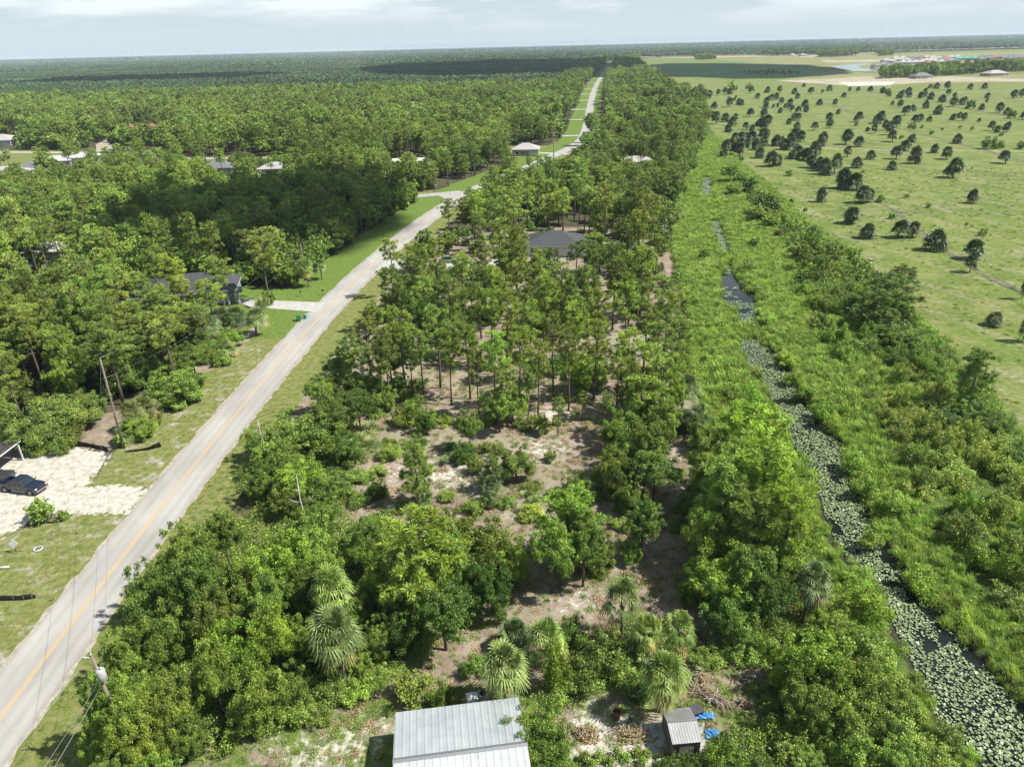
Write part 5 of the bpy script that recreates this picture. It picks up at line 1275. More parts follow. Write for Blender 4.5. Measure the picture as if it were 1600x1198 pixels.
# ---- the metal roofed barn at the bottom edge
# eave corner A (617,1111), ridge end (612,1160), eave 3.2 m high
A_ = Vector((*G(617, 1111, 3.2), 0)); B_ = Vector((*G(810, 1087, 3.2), 0))
ax = (B_ - A_).normalized(); wB = (B_ - A_).length; ay = Vector((ax.y, -ax.x, 0))     # towards the camera
rootB = empty('barn', (A_.x, A_.y, 0), math.atan2(ax.y, ax.x))
tag(rootB, 'barn with a pale metal gable roof at the bottom edge of the picture', 'barn')
dB = 9.4; wh, rh = 3.0, .75
MB().box(.25, -dB + .3, 0, wB - .25, -.3, wh - .05).build('wall', M['stucco'], rootB)
th = .06
MB().add([(0, 0, wh + .1), (wB, 0, wh + .1), (wB, -dB / 2 + .02, wh + rh), (0, -dB / 2 + .02, wh + rh), (0, 0, wh + .04), (wB, 0, wh + .04), (wB, -dB / 2 + .02, wh + rh - th), (0, -dB / 2 + .02, wh + rh - th)],
         [(0, 3, 2, 1), (4, 5, 6, 7), (0, 1, 5, 4), (1, 2, 6, 5), (3, 0, 4, 7)]).build('roof_slope', M['tin_shaded'], rootB)
MB().add([(0, -dB, wh + .1), (wB, -dB, wh + .1), (wB, -dB / 2 - .02, wh + rh), (0, -dB / 2 - .02, wh + rh), (0, -dB, wh + .04), (wB, -dB, wh + .04), (wB, -dB / 2 - .02, wh + rh - th), (0, -dB / 2 - .02, wh + rh - th)],
         [(0, 1, 2, 3), (7, 6, 5, 4), (4, 5, 1, 0), (5, 6, 2, 1), (0, 3, 7, 4)]).build('roof_slope', M['tin'], rootB)
MB().add([(-.03, -dB / 2 + .22, wh + rh - .01), (wB + .03, -dB / 2 + .22, wh + rh - .01), (wB + .03, -dB / 2, wh + rh + .05), (-.03, -dB / 2, wh + rh + .05), (-.03, -dB / 2 - .22, wh + rh - .01), (wB + .03, -dB / 2 - .22, wh + rh - .01)],
         [(0, 3, 2, 1), (3, 4, 5, 2), (0, 1, 5, 4)]).build('ridge_cap', M['metal'], rootB)
MB().box(-.9, -dB * .62, 2.55, .24, -dB * .62 + .25, 2.75).build('gutter', M['white'], rootB)
MB().add([(.2, -.3, wh - .05), (.2, -dB + .3, wh - .05), (.2, -dB / 2, wh + rh - .1), (.28, -.3, wh - .05), (.28, -dB + .3, wh - .05), (.28, -dB / 2, wh + rh - .1)], [(0, 2, 1), (3, 4, 5), (0, 1, 4, 3), (1, 2, 5, 4), (2, 0, 3, 5)]).build('gable', M['white'], rootB)
x, y = G(745, 1090, 1.3)
r = empty('air_conditioner', (x, y + .3, 0), R(8)); tag(r, 'boxy white cooling unit behind the barn roof', 'air conditioner')
MB().box(-.9, -.4, .45, .1, .4, 1.3).build('casing', M['white'], r, .03); MB().box(.14, -.35, .45, .9, .35, 1.45).build('fan_housing', M['paleroof'], r, .03)
MB().tube([(.52, 0, 1.45), (.52, 0, 1.5)], .3, 14).build('fan_grille', M['dark'], r)
MB().box(-.9, -.4, 0, .9, .4, .43).build('stand', M['metal'], r)

# ---- small shed with its slab
x, y = G(1062, 1158)
rootS = empty('shed', (x, y, 0), R(4)); tag(rootS, 'small grey gable shed with a ribbed metal roof on a concrete pad', 'shed')
w, d, h = 2.15, 2.9, 1.8
MB().box(-w / 2, -d / 2, .1, w / 2, d / 2, h).build('wall', M['shedwall'], rootS)
for s in (1, -1):
    q = -.04 if s > 0 else 0
    y0, y1 = s * (d / 2 + .12), s * .01
    MB().add([(-w / 2 - .1, y0, h), (w / 2 + .1, y0, h), (w / 2 + .1, y1, h + .5), (-w / 2 - .1, y1, h + .5), (-w / 2 - .1, y0, h + .05), (w / 2 + .1, y0, h + .05), (w / 2 + .1, y1, h + .55), (-w / 2 - .1, y1, h + .55)],
             [(0, 1, 2, 3), (7, 6, 5, 4), (0, 4, 5, 1), (1, 5, 6, 2), (3, 7, 4, 0)]).build('roof_slope', M['shedtin'], rootS)
MB().box(-w / 2 - .12, -.09, h + .53, w / 2 + .12, .09, h + .58).build('ridge_cap', M['metal'], rootS)
gb = MB()
for s in (-1, 1): gb.add([(s * w / 2, -d / 2, h), (s * w / 2, d / 2, h), (s * w / 2, 0, h + .5), (s * (w / 2 - .05), -d / 2, h), (s * (w / 2 - .05), d / 2, h), (s * (w / 2 - .05), 0, h + .5)], [(0, 1, 2), (5, 4, 3), (0, 3, 4, 1), (1, 4, 5, 2), (2, 5, 3, 0)])
gb.build('gable', M['shedwall'], rootS)
dr = MB().box(-.55, -d / 2 - .05, .12, .55, -d / 2 - .005, 1.8).build('door', M['shedtin'], rootS); MB().box(.3, -d / 2 - .1, .9, .36, -d / 2 - .055, 1.1).build('handle', M['metal'], dr)
pad('concrete_pad', [(1012, 1130), (1100, 1128), (1104, 1166), (1024, 1168)], M['concrete'], .09)
pad('garden_path', [(1010, 1169), (1230, 1163), (1232, 1170), (1012, 1178)], M['concrete'], .08)

# ---- carport and lot at the left edge
x, y = G(-18, 742)
rc_ = empty('carport', (x, y, 0), R(-3)); tag(rc_, 'dark ribbed metal carport roof on white posts at the left edge', 'carport')
MB().box(-6, -3.3, 3.0, 2.6, 4.0, 3.12, (-6, -3.3, 2.6, 4.0)).build('roof', M['darktin'], rc_)
MB().box(-6, -3.36, 2.82, 2.62, -3.28, 3.0).box(2.54, -3.27, 2.82, 2.62, 4.0, 2.998).build('fascia', M['white'], rc_)
for px_, py_ in ((2.3, -3.0), (2.3, 3.7), (-.3, -3.0), (-4, -3.0), (-4, 3.7)): MB().box(px_ - .09, py_ - .09, 0, px_ + .09, py_ + .09, 2.98).build('post', M['white'], rc_)

# ---- vehicles
def carpaint(name, col):
    m = mat(name, col, .28, .5); b = m.node_tree.nodes['Principled BSDF']; b.inputs['Coat Weight'].default_value = .6; b.inputs['Coat Roughness'].default_value = .06; return m
M['navy'] = carpaint('navy_paint', (.012, .018, .045)); M['whitecar'] = carpaint('white_car_paint', (.6, .6, .6)); M['silver'] = carpaint('silver_car_paint', (.32, .33, .34)); M['darkcar'] = carpaint('dark_car_paint', (.05, .055, .06))
M['chrome'] = mat('chrome', (.6, .6, .62), .2, .5, .9); M['lens'] = mat('lamp_lens', (.6, .62, .62), .15, .6); M['redlens'] = mat('tail_lens', (.3, .01, .01), .2, .6); M['liner'] = mat('bed_liner', (.03, .03, .032), .8)
def prof_body(prof, yw, inset_top=0.0, zt=None):
    """side profile (x,z) across the width, the upper points pulled inwards"""
    n = len(prof); mb = MB()
    zmax = max(p[1] for p in prof); zmin = zt if zt is not None else min(p[1] for p in prof)
    def yy_(z): return yw - inset_top * max(0, (z - zmin)) / max(.01, zmax - zmin)
    return mb.add([(p[0], -yy_(p[1]), p[1]) for p in prof] + [(p[0], yy_(p[1]), p[1]) for p in prof], [tuple(range(n)), tuple(range(n, 2 * n))[::-1]] + [(i, n + i, n + (i + 1) % n, (i + 1) % n) for i in range(n)])
def wheels(root, xs_, yw, r):
    for wx in xs_:
        for s in (-1, 1):
            wo = empty('wheel', (wx, s * yw, r)); wo.parent = root
            ty_ = MB().tube([(0, -s * .13, 0), (0, -s * .1, 0), (0, s * .1, 0), (0, s * .13, 0)], [r * .92, r, r, r * .92], 20).build('tyre', M['dark'], wo)
            MB().tube([(0, s * .131, 0), (0, s * .138, 0)], [r * .6, r * .55], 12).build('rim', M['metal'], wo)
def pickup(px, py, rot, label):
    x, y = G(px, py); t = empty('pickup_truck', (x, y, 0), R(rot)); tag(t, label, 'pickup truck')
    P_ = M['navy']
    lower = [(-2.9, .5), (-2.9, 1.12), (-1.05, 1.16), (-1.05, 1.14), (1.15, 1.16), (2.0, 1.12), (2.72, 1.02), (2.86, .9), (2.9, .5), (2.4, .42), (1.3, .42), (-1.4, .42), (-2.4, .42)]
    # solid body ahead of the bed, walls round the bed
    prof_body([(-1.06, .42), (-1.06, 1.18), (1.1, 1.18), (1.25, 1.17), (2.1, 1.13), (2.7, 1.03), (2.84, .9), (2.88, .5), (2.4, .42)], .98, .06, .8).build('body', P_, t, .04)
    bd = MB().box(-2.9, -.97, .5, -1.07, -.86, 1.18).box(-2.9, .86, .5, -1.07, .97, 1.18).box(-1.16, -.86, .5, -1.07, .86, 1.18)
    bd.build('bed', P_, t, .02)
    MB().box(-2.82, -.86, .5, -1.16, .86, .62).build('bed_floor', M['liner'], t)
    tg = MB().box(-2.95, -.86, .55, -2.84, .86, 1.16).build('tailgate', P_, t, .015); MB().box(-2.965, -.1, .95, -2.951, .1, 1.02).build('handle', M['chrome'], tg)
    cab = [(-1.0, 1.18), (-.92, 1.75), (-.7, 1.86), (.35, 1.88), (.55, 1.82), (1.22, 1.18)]
    prof_body(cab, .93, .17, 1.18).build('cab', P_, t, .05)
    MB().add([(1.235, -.80, 1.215), (1.235, .80, 1.215), (.645, .68, 1.765), (.645, -.68, 1.765)], [(0, 1, 2, 3)]).build('windscreen', M['glass'], t)
    MB().add([(-1.01, -.72, 1.25), (-.945, -.66, 1.66), (-.945, .66, 1.66), (-1.01, .72, 1.25)], [(0, 1, 2, 3)]).build('rear_window', M['glass'], t)
    for s in (-1, 1):
        for (xa, xb, xc, xd) in ((-.86, -.05, -.05, -.78), (.03, .98, .5, .03)):
            MB().add([(xa, s * .925, 1.22), (xb, s * .925, 1.22), (xc, s * .80, 1.72), (xd, s * .80, 1.72)], [(0, 1, 2, 3) if s < 0 else (3, 2, 1, 0)]).build('side_window', M['glass'], t)
        mo = MB().box(1.0, s * .97 if s > 0 else s * 1.2, 1.18, 1.12, s * 1.2 if s > 0 else s * .97, 1.36).build('mirror', M['darkcar'], t, .02)
        MB().box(2.74, s * .93 if s < 0 else s * .62, .82, 2.86, s * .62 if s < 0 else s * .93, .99).build('headlight', M['lens'], t, .02)
        MB().box(-2.97, s * .97 if s < 0 else s * .87, .8, -2.9, s * .87 if s < 0 else s * .97, 1.12).build('tail_light', M['redlens'], t)
        MB().box(-.9, s * 1.08 if s < 0 else s * .96, .38, 1.15, s * .96 if s < 0 else s * 1.08, .44).build('running_board', M['metal'], t)
        for hx in (-.6, .3): MB().box(hx, s * 1.0 if s < 0 else s * .955, 1.0, hx + .18, s * .955 if s < 0 else s * 1.0, 1.04).build('door_handle', M['chrome'], t)
    MB().box(2.86, -.9, .48, 3.0, .9, .72).build('bumper', M['chrome'], t, .03)
    MB().box(-3.08, -.9, .48, -2.96, .9, .68).build('bumper', M['chrome'], t, .03)
    MB().box(2.83, -.58, .76, 2.9, .58, 1.0).build('grille', M['liner'], t)
    for wx in (-1.95, 1.95):
        ar = MB()
        for s in (-1, 1): ar.tube([(wx, s * .90, .42), (wx, s * .995, .42)], [.52, .52], 20)
        ar.build('wheel_arch', M['liner'], t)
    wheels(t, (-1.95, 1.95), .93, .42)
    return t
pickup(39, 765, -14, 'shiny black and navy pickup truck parked on white sand at the left')
def car(loc, rot, label, paint='silver', suv=False, group=None):
    t = empty('parked_car', (loc[0], loc[1], loc[2] if len(loc) > 2 else 0), R(rot)); tag(t, label, 'car', group)
    hh = 1.75 if suv else 1.45
    prof_body([(-2.25, .3), (-2.3, .7), (-2.2, .95), (1.0, .98), (2.0, .85), (2.25, .65), (2.25, .3)], .9, .06, .6).build('body', M[paint], t, .05)
    prof_body([(-2.1 if suv else -1.7, .96), (-1.9 if suv else -1.1, hh - .04), (.1, hh), (.95, .96)], .84, .16, .96).build('cabin', M['glass'], t, .04)
    MB().box(-1.8 if suv else -1.0, -.66, hh - .02, .05, .66, hh + .03).build('roof', M[paint], t, .02)
    for s in (-1, 1): MB().box(2.18, s * .85 if s < 0 else s * .55, .6, 2.27, s * .55 if s < 0 else s * .85, .74).build('headlight', M['lens'], t)
    wheels(t, (-1.4, 1.4), .8, .33)
    return t
car((G(-6, 750)[0], G(-6, 750)[1]), 10, 'grey car half hidden under the carport at the left edge', 'darkcar')
gx, gy = G(703, 316); car((gx, gy), 55, 'small white car on the road at the junction in the woods', 'whitecar')
gx, gy = G(930, 196); car((gx, gy), 5, 'dark car on a driveway right of the far straight road', 'darkcar', True)
gx, gy = G(703, 410); car((gx, gy), 10, 'grey car among the pines by the pale middle driveway', 'silver', True)
gx, gy = G(362, 458); car((gx, gy), 70, 'blue grey car outside the house by the driveway', 'silver')

# ---- utility poles and their wires
def pole(x, y, h, lean, label, trans=False, arm=False):
    t = empty('utility_pole', (x, y, 0)); tag(t, label, 'utility pole', 'utility poles beside the road')
    top = Vector((lean[0], lean[1], h))
    MB().tube([(0, 0, -.3), top * .5, top], [.17, .14, .11], 10).build('pole', M['wood'], t)
    ins = []
    q = MB().tube([top, top + Vector((0, 0, .28))], [.06, .045], 8).build('insulator', M['lens'], t)
    ins.append(top + Vector((0, 0, .28)))
    lo = top * .8
    MB().box(lo.x - .12, lo.y - .2, lo.z - .1, lo.x + .12, lo.y + .2, lo.z + .1).build('bracket', M['metal'], t)
    if trans:
        c = top * .86 + Vector((.38, -.25, 0))
        tk = MB().tube([c - Vector((0, 0, .55)), c - Vector((0, 0, .5)), c + Vector((0, 0, .45)), c + Vector((0, 0, .52))], [.26, .31, .31, .2], 16).build('transformer', M['paleroof'], t)
        MB().tube([c + Vector((.1, 0, .5)), c + Vector((.12, 0, .75))], .05, 6).build('bushing', M['lens'], tk)
        MB().tube([c + Vector((-.12, .05, .5)), c + Vector((-.14, .05, .72))], .05, 6).build('bushing', M['lens'], tk)
        MB().tube([top + Vector((-.1, 0, -.15)), top + Vector((-.65, -.1, .05))], .05, 6).build('cross_arm', M['white'], t)
    t['attach'] = [x + ins[0].x, y + ins[0].y, ins[0].z]; t['attach_low'] = [x + lo.x, y + lo.y, lo.z]
    return t
def solve_pole(bx, by, tx_, ty_, lean=(0, 0), h=None):
    x, y = G(bx, by); best = None
    if h is None:
        h = min(np.arange(6, 16, .1), key=lambda z: (G(tx_, ty_, z)[1] - y) ** 2)
    tp_ = G(tx_, ty_, h)
    return x, y, float(h), (tp_[0] - x, tp_[1] - y)
x1, y1, h1, l1 = solve_pole(193, 700, 157, 562)
p1_ = pole(x1, y1, h1, l1, 'leaning wooden utility pole standing above the black silt fence')
x2_, y2_, h2, l2 = solve_pole(478, 432, 470, 383)
p2_ = pole(x2_, y2_, h2, l2, 'utility pole among palms before the dark oak stand')
x3, y3 = G(143, 1025, 11.0); p3_ = pole(x3 + .3, y3, 11.0, (-.3, 0), 'utility pole with a pale transformer in the bottom left thicket', True)
x4, y4 = G(684, 298); p4_ = pole(x4 - 3, y4 + 6, 10.5, (0, 0), 'small distant utility pole at the road junction')
x5, y5, h5, l5 = solve_pole(16, 574, 2, 536); p5_ = pole(x5, y5, min(h5, 8), l5, 'short leaning pole in the woods at the left edge')
def wire(a, b, sag, label, r=.012, n=18):
    a, b = Vector(a), Vector(b)
    pts_ = [a.lerp(b, i / n) - Vector((0, 0, sag * 4 * (i / n) * (1 - i / n))) for i in range(n + 1)]
    o = MB().tube(pts_, r, 5).build('power_line', M['metal']); tag(o, label, 'power line', 'power lines strung along the road')
A1, A2, A3, A4 = [list(p['attach']) for p in (p1_, p2_, p3_, p4_)]; L1, L2, L3 = [list(p['attach_low']) for p in (p1_, p2_, p3_)]
wire(A3, A1, 1.6, 'upper power line crossing the road from the transformer pole to the leaning pole')
wire(L3, L1, 1.8, 'lower power line crossing the road from the transformer pole to the leaning pole')
wire(A1, A2, 2.0, 'upper power line from the leaning pole to the pole among palms')
wire(L1, L2, 2.2, 'lower power line from the leaning pole to the pole among palms')
wire(A2, A4, 2.2, 'power line running on from the palms to the road junction')
wire(A3, (A3[0] - 4.5, 14, 11), 1.0, 'upper power line leaving the transformer pole past the bottom edge', .016)
wire(L3, (L3[0] - 1.5, 14, 9), .8, 'lower power line leaving the transformer pole past the bottom edge', .016)
wire((L3[0], L3[1], L3[2] - .5), (L3[0] - .6, 14, 8.2), .8, 'lowest cable leaving the transformer pole past the bottom edge', .022)

# ---- dead wood
def snag(px, py, h, lean, mat_, label, br=4, r0=.2, seed=0):
    g = random.Random(seed); x, y = G(px, py); t = empty('dead_tree', (x, y, 0)); tag(t, label, 'dead tree')
    top = Vector((lean[0], lean[1], h))
    MB().tube([(0, 0, -.2), top * .33 + Vector((.15, 0, 0)), top * .66 - Vector((.1, .1, 0)), top], [r0, r0 * .8, r0 * .6, r0 * .25], 8).build('trunk', mat_, t)
    for i in range(br):
        f = g.uniform(.5, .97); a = g.uniform(0, 6.28); L_ = g.uniform(.8, 2.2)
        p = top * f; q = p + Vector((math.cos(a) * L_ * .6, math.sin(a) * L_ * .6, L_ * .25)); e = q + Vector((math.cos(a) * L_ * .4, math.sin(a) * L_ * .3, L_ * .35))
        MB().tube([p, q, e], [r0 * .4, r0 * .28, r0 * .08], 5).build('branch', mat_, t)
snag(425, 735, 7.5, (-.7, .3), M['pale_bark'], 'grey branchless dead trunk standing in the thicket beside the road', 2, .22, 1)
snag(576, 635, 8, (-.3, 0), M['white_wood'], 'bare pale snag with crooked arms at the edge of the pines', 6, .2, 2)
snag(484, 850, 9, (-.2, .3), M['white_wood'], 'white forked dead branch sticking out of bright crowns', 4, .14, 3)
snag(865, 250, 13, (0, 0), M['pale_bark'], 'tall bare dead tree beside the beige house', 14, .3, 4)
snag(150, 600, 7, (.8, 0), M['white_wood'], 'crooked white dead limb in the woods left of the road', 3, .14, 6)
def log(px, py, L_, rot, r, label, m='pale_bark', name='fallen_log'):
    x, y = G(px, py); o = MB().tube([(-L_ / 2, 0, r), (0, .1, r * 1.05), (L_ / 2, 0, r * .9)], [r, r * .95, r * .8], 9).build(name, M[m]); o.location = (x, y, 0); o.rotation_euler = (0, 0, R(rot)); tag(o, label, 'log'); return o
log(1356, 407, 3.0, -8, .3, 'loose pale log lying alone on the pasture grass')
log(955, 820, 5, -12, .1, 'thin fallen trunk across the brown clearing floor', 'bark')
log(775, 790, 3.4, -30, .12, 'short fallen trunk below the grey green bush', 'bark')
log(1180, 1135, 2.8, 62, .05, 'thin bleached stick lying in rough grass right of the shed', 'white_wood')
log(775, 935, 1.6, 20, .06, 'small fallen branch on the brown needle floor', 'bark')
log(1024, 940, 2.2, 50, .06, 'bare grey branch beside the tall palm', 'pale_bark')
def brush(px, py, n, sp_, label, seed, L0=1.0, m1='dry_stems', rot=0):
    """a pile of cut palm fronds and branches: every stick modelled, one heap"""
    g = random.Random(seed); x, y = G(px, py); t = empty('brush_pile', (x, y, 0), R(rot)); tag(t, label, 'brush pile')
    mb = MB(); mb2 = MB()
    for i in range(n):
        a = g.gauss(0, .8); L_ = g.uniform(.4, 1.2) * L0; cx = g.gauss(0, sp_[0]); cy = g.gauss(0, sp_[1]); z = max(.05, (.75 - abs(cx) / sp_[0] * .25) * g.random() * .9)
        d = Vector((math.cos(a), math.sin(a), g.uniform(-.15, .15))) * L_ / 2; c = Vector((cx, cy, z + .05))
        (mb if g.random() < .65 else mb2).tube([c - d, c + Vector((0, 0, .06)), c + d], [.03, .027, .01], 4, cap=False)
    mb.build('branches', M['plank'] if m1 == 'p' else M['tan'], t); mb2.build('pale_sticks', M['white_wood'], t)
    lp = leaf_patch('dead_leaves', seed, 500, max(sp_) * 1.3, .7, .13, M['dry']); o = link('dead_leaves', lp, t); o.scale = (1, sp_[1] / max(sp_) * 1.2, 1)
M['tan'] = noisy('dry_tan_wood', [(.30, .2, .13), (.5, .38, .27)], 4)
brush(1110, 1092, 190, (1.25, .32), 'long tan pile of cut palm fronds beyond the shed', 5, 1.1, rot=-38)
brush(1178, 1060, 150, (.8, .5), 'dark rounded brush pile in the shade right of the tan fronds', 6, .8)
brush(1095, 1062, 40, (.35, .4), 'small upright orange brown heap of dead fronds beside the palm', 7, .8)
brush(1162, 1102, 30, (.45, .2), 'small scatter of dead fronds between the two larger piles', 8, .8, rot=-20)
brush(915, 1150, 40, (.8, .5), 'low heap of brown cuttings on white sand near the barn tree', 9, .6)
brush(985, 1150, 60, (1.2, .5), 'wide low heap of reddish twigs on white sand left of the shed', 10, .6, 'p')
brush(1245, 960, 50, (1.2, .5), 'tan dead fronds under the grey palm by the canal', 11, .8)

# ---- yard things
x, y = G(963, 1122); t = empty('barrel', (x, y, 0)); tag(t, 'rusty open burn barrel on the grass above the white sand', 'barrel')
M['rust'] = noisy('rust', [(.18, .07, .03), (.36, .16, .08)], 6)
MB().tube([(0, 0, 0), (0, 0, .3), (0, 0, .32), (0, 0, .6), (0, 0, .62), (0, 0, .88)], [.29, .29, .31, .29, .31, .3], 18, cap=False).build('drum', M['rust'], t)
MB().tube([(0, 0, .70), (0, 0, .72)], .27, 18).build('ash', M['dark'], t)
def tarp(px, py, w_, d_, label, seed, col=(.05, .26, .62)):
    g = np.random.default_rng(seed); n = 22; x, y = G(px, py)
    u, v = np.meshgrid(np.linspace(-1, 1, n), np.linspace(-1, 1, n))
    ed = 1 + .25 * np.sin(3 * np.arctan2(v, u) + seed) + .12 * np.sin(7 * np.arctan2(v, u))
    rr_ = np.maximum(np.abs(u), np.abs(v))
    X_ = u * w_ / 2 * (.75 + .25 * ed); Y_ = v * d_ / 2 * (.75 + .25 * ed)
    Z_ = .1 + .22 * np.abs(np.sin(u * 5 + v * 3 + seed)) * (1 - rr_ * .7) + .16 * np.abs(np.cos(v * 8 - u * 4)) * (1 - rr_ * .6) + g.uniform(0, .05, u.shape)
    ii_ = (np.arange(n - 1)[:, None] * n + np.arange(n - 1)[None, :]).ravel()
    m = bpy.data.materials.get('blue_tarpaulin') or mat('blue_tarpaulin', col, .4, .5)
    o = link('tarpaulin', mesh_np('tarpaulin', np.c_[X_.ravel(), Y_.ravel(), Z_.ravel()], [np.c_[ii_, ii_ + 1, ii_ + n + 1, ii_ + n]], m), None, (x, y, 0)); tag(o, label, 'tarpaulin')
tarp(1098, 1120, 1.8, .6, 'crumpled bright blue tarpaulin beside the back corner of the shed', 1)
tarp(1113, 1148, 1.15, .8, 'small crumpled blue tarpaulin in the grass nearer the bottom tree', 2)
x, y = G(1086, 1116); t = empty('plastic_tote', (x, y, 0), R(20)); tag(t, 'black lidded plastic tote beside the shed', 'box')
MB().box(-.45, -.35, 0, .45, .35, .6, (-.5, -.4, .5, .4)).build('tub', M['dark'], t, .03); MB().box(-.54, -.44, .605, .54, .44, .68).build('lid', M['shingle'], t, .02)
M['pot'] = mat('black_plant_pot', (.03, .03, .03), .6)
potspots = [(915, 1190, .8), (936, 1186, .35), (952, 1192, .3), (966, 1182, .9), (978, 1188, .45), (995, 1180, .6), (1009, 1182, .3), (925, 1200, .5), (1003, 1194, .4)]
desc = ['tall leafy potted plant at the left end of the pot row', 'small potted plant second from the left in the pot row', 'nearly bare black pot in the middle of the pot row', 'tallest bushy potted plant in the row of black pots',
        'short potted plant right of the tallest one in the row', 'slim yellowish potted plant near the right end of the row', 'squat round pot at the right end of the row', 'potted plant at the bottom edge left of the row', 'potted plant at the bottom edge right of the row']
for (px_, py_, hh), ds_ in zip(potspots, desc):
    x, y = G(px_, py_); t = empty('potted_plant', (x, y, 0)); tag(t, ds_, 'potted plant', 'black pots in a row by the bottom edge')
    MB().tube([(0, 0, 0), (0, 0, .32), (0, 0, .36)], [.2, .27, .29], 14, cap=False).build('pot', M['pot'], t); MB().tube([(0, 0, .3), (0, 0, .31)], .25, 14).build('soil', M['bark'], t)
    lv = leaf_patch('leaves', int(px_), 260, .42, 1.3 * hh, .075, M['shrub']); o = link('leaves', lv, t, (0, 0, .3))
# wire fence in the rough corner
a, b = Vector((*G(1207, 1018), 0)), Vector((*G(1228, 1052), 0))
t = empty('wire_fence', a); tag(t, 'short run of grey wire fence beside the big bright tree', 'fence')
for i in range(4):
    q = (b - a) * i / 3; MB().tube([q, q + Vector((0, 0, 1.2))], .03, 6).build('post', M['metal'], t)
mbw = MB()
for k in range(8): mbw.tube([Vector((0, 0, .15 + k * .14)), (b - a) + Vector((0, 0, .15 + k * .14))], .008, 4, cap=False)
for k in range(30): q = (b - a) * k / 29; mbw.tube([q + Vector((0, 0, .1)), q + Vector((0, 0, 1.18))], .007, 4, cap=False)
mbw.build('mesh_wire', M['metal'], t)

# ---- silt fences, sign and oddments at the left
M['silt'] = mat('black_silt_cloth', (.012, .012, .013), .6)
def silt(pix, hs, label, lay=0.0, m='silt', seed=1):
    g = random.Random(seed); pl = smooth_line([(*p, h_) for p, h_ in zip(GP(pix), hs)] and GP(pix), 2)
    t = empty('silt_fence', (*pl[0], 0)); tag(t, label, 'silt fence')
    V = []; n = len(pl)
    for i, p in enumerate(pl):
        h_ = np.interp(i / (n - 1), np.linspace(0, 1, len(hs)), hs) * g.uniform(.85, 1.1)
        dx, dy = p[0] - pl[0][0], p[1] - pl[0][1]
        V += [(dx, dy, 0.02), (dx - .05, dy + lay * .5 + g.uniform(-.06, .06), h_ * .5), (dx + .05, dy + lay + g.uniform(-.1, .1), h_)]
    F = []
    for i in range(n - 1):
        for j in (0, 1): F.append((3 * i + j, 3 * i + 3 + j, 3 * i + 4 + j, 3 * i + 1 + j))
    cl_ = link('cloth', mesh_np('cloth', V, [np.array(F)], M[m]), t)
    sm_ = cl_.modifiers.new('thickness', 'SOLIDIFY'); sm_.thickness = .03
    for i in range(0, n, 3):
        dx, dy = pl[i][0] - pl[0][0], pl[i][1] - pl[0][1]; MB().box(dx - .03, dy + .03, 0, dx + .03, dy + .08, max(.3, .9 * min(hs[0], .9))).build('stake', M['wood'], t)
silt([(104, 698), (128, 697), (150, 700), (170, 706)], [.8, .75, .7, .8], 'long black silt fence along the edge of the white sand lot')
silt([(196, 706), (215, 705), (232, 703), (252, 698)], [.15, .3, .5, .9], 'short black silt fence with a raised end beside the utility pole', 0, 'silt', 2)
silt([(-20, 938), (20, 938), (40, 937), (56, 934)], [.5, .45, .5, .25], 'sagging black silt fence at the left edge below the sign', .2, 'silt', 3)
silt([(172, 708), (163, 722), (156, 735), (150, 748)], [.3, .15, .12, .1], 'fallen grey strip of silt cloth running down from the black fence', .3, 'shingle', 4)
silt([(56, 815), (68, 818), (90, 817)], [.3, .2, .2], 'short dark strip of loose cloth on grass below the sand lot', .2, 'silt', 5)
silt([(82, 832), (76, 845), (66, 852), (56, 860)], [.12, .08, .1, .12], 'grey loose cloth strip lying toward the pale ring', .3, 'greyshingle', 6)
x, y = G(26, 862); t = empty('sign_board', (x, y, 0), R(-15)); tag(t, 'blank white diamond notice board on a low wooden stand', 'sign')
MB().box(-.06, -.03, 0, .06, .03, 1.0).build('post', M['wood'], t)
pn = MB().box(-.42, -.07, -.42, .42, -.035, .42).build('panel', M['white'], t); pn.location = (0, 0, 1.15); pn.rotation_euler = (R(-20), R(40), 0)
MB().box(-.5, -.35, 0, .5, -.25, .12).box(-.5, .2, 0, .5, .3, .12).build('foot', M['plank'], t)
x, y = G(60, 858); o = MB()
ring = [(math.cos(a_) * .42, math.sin(a_) * .42, .1) for a_ in np.linspace(0, 6.283, 25)]
o = o.tube(ring, .07, 8, cap=False).build('tyre_ring', M['white']); o.location = (x, y, 0); tag(o, 'pale ring lying on the grass right of the white sign', 'ring')
x, y = G(67, 811); o = MB().box(-.4, -.3, 0, .4, .3, 1.0, (-.3, -.22, .3, .22)).build('sand_bag', M['stucco'], None, .12); o.location = (x, y, 0); o.rotation_euler = (0, 0, .4); tag(o, 'whitish lump of a sack on grass below the sand lot', 'sack')
x, y = G(4, 888); o = MB().tube([(-.6, 0, .12), (.7, .1, .12)], .11, 10).build('pipe', M['white']); o.location = (x, y, 0); tag(o, 'white pipe end on bare sand at the left edge', 'pipe')
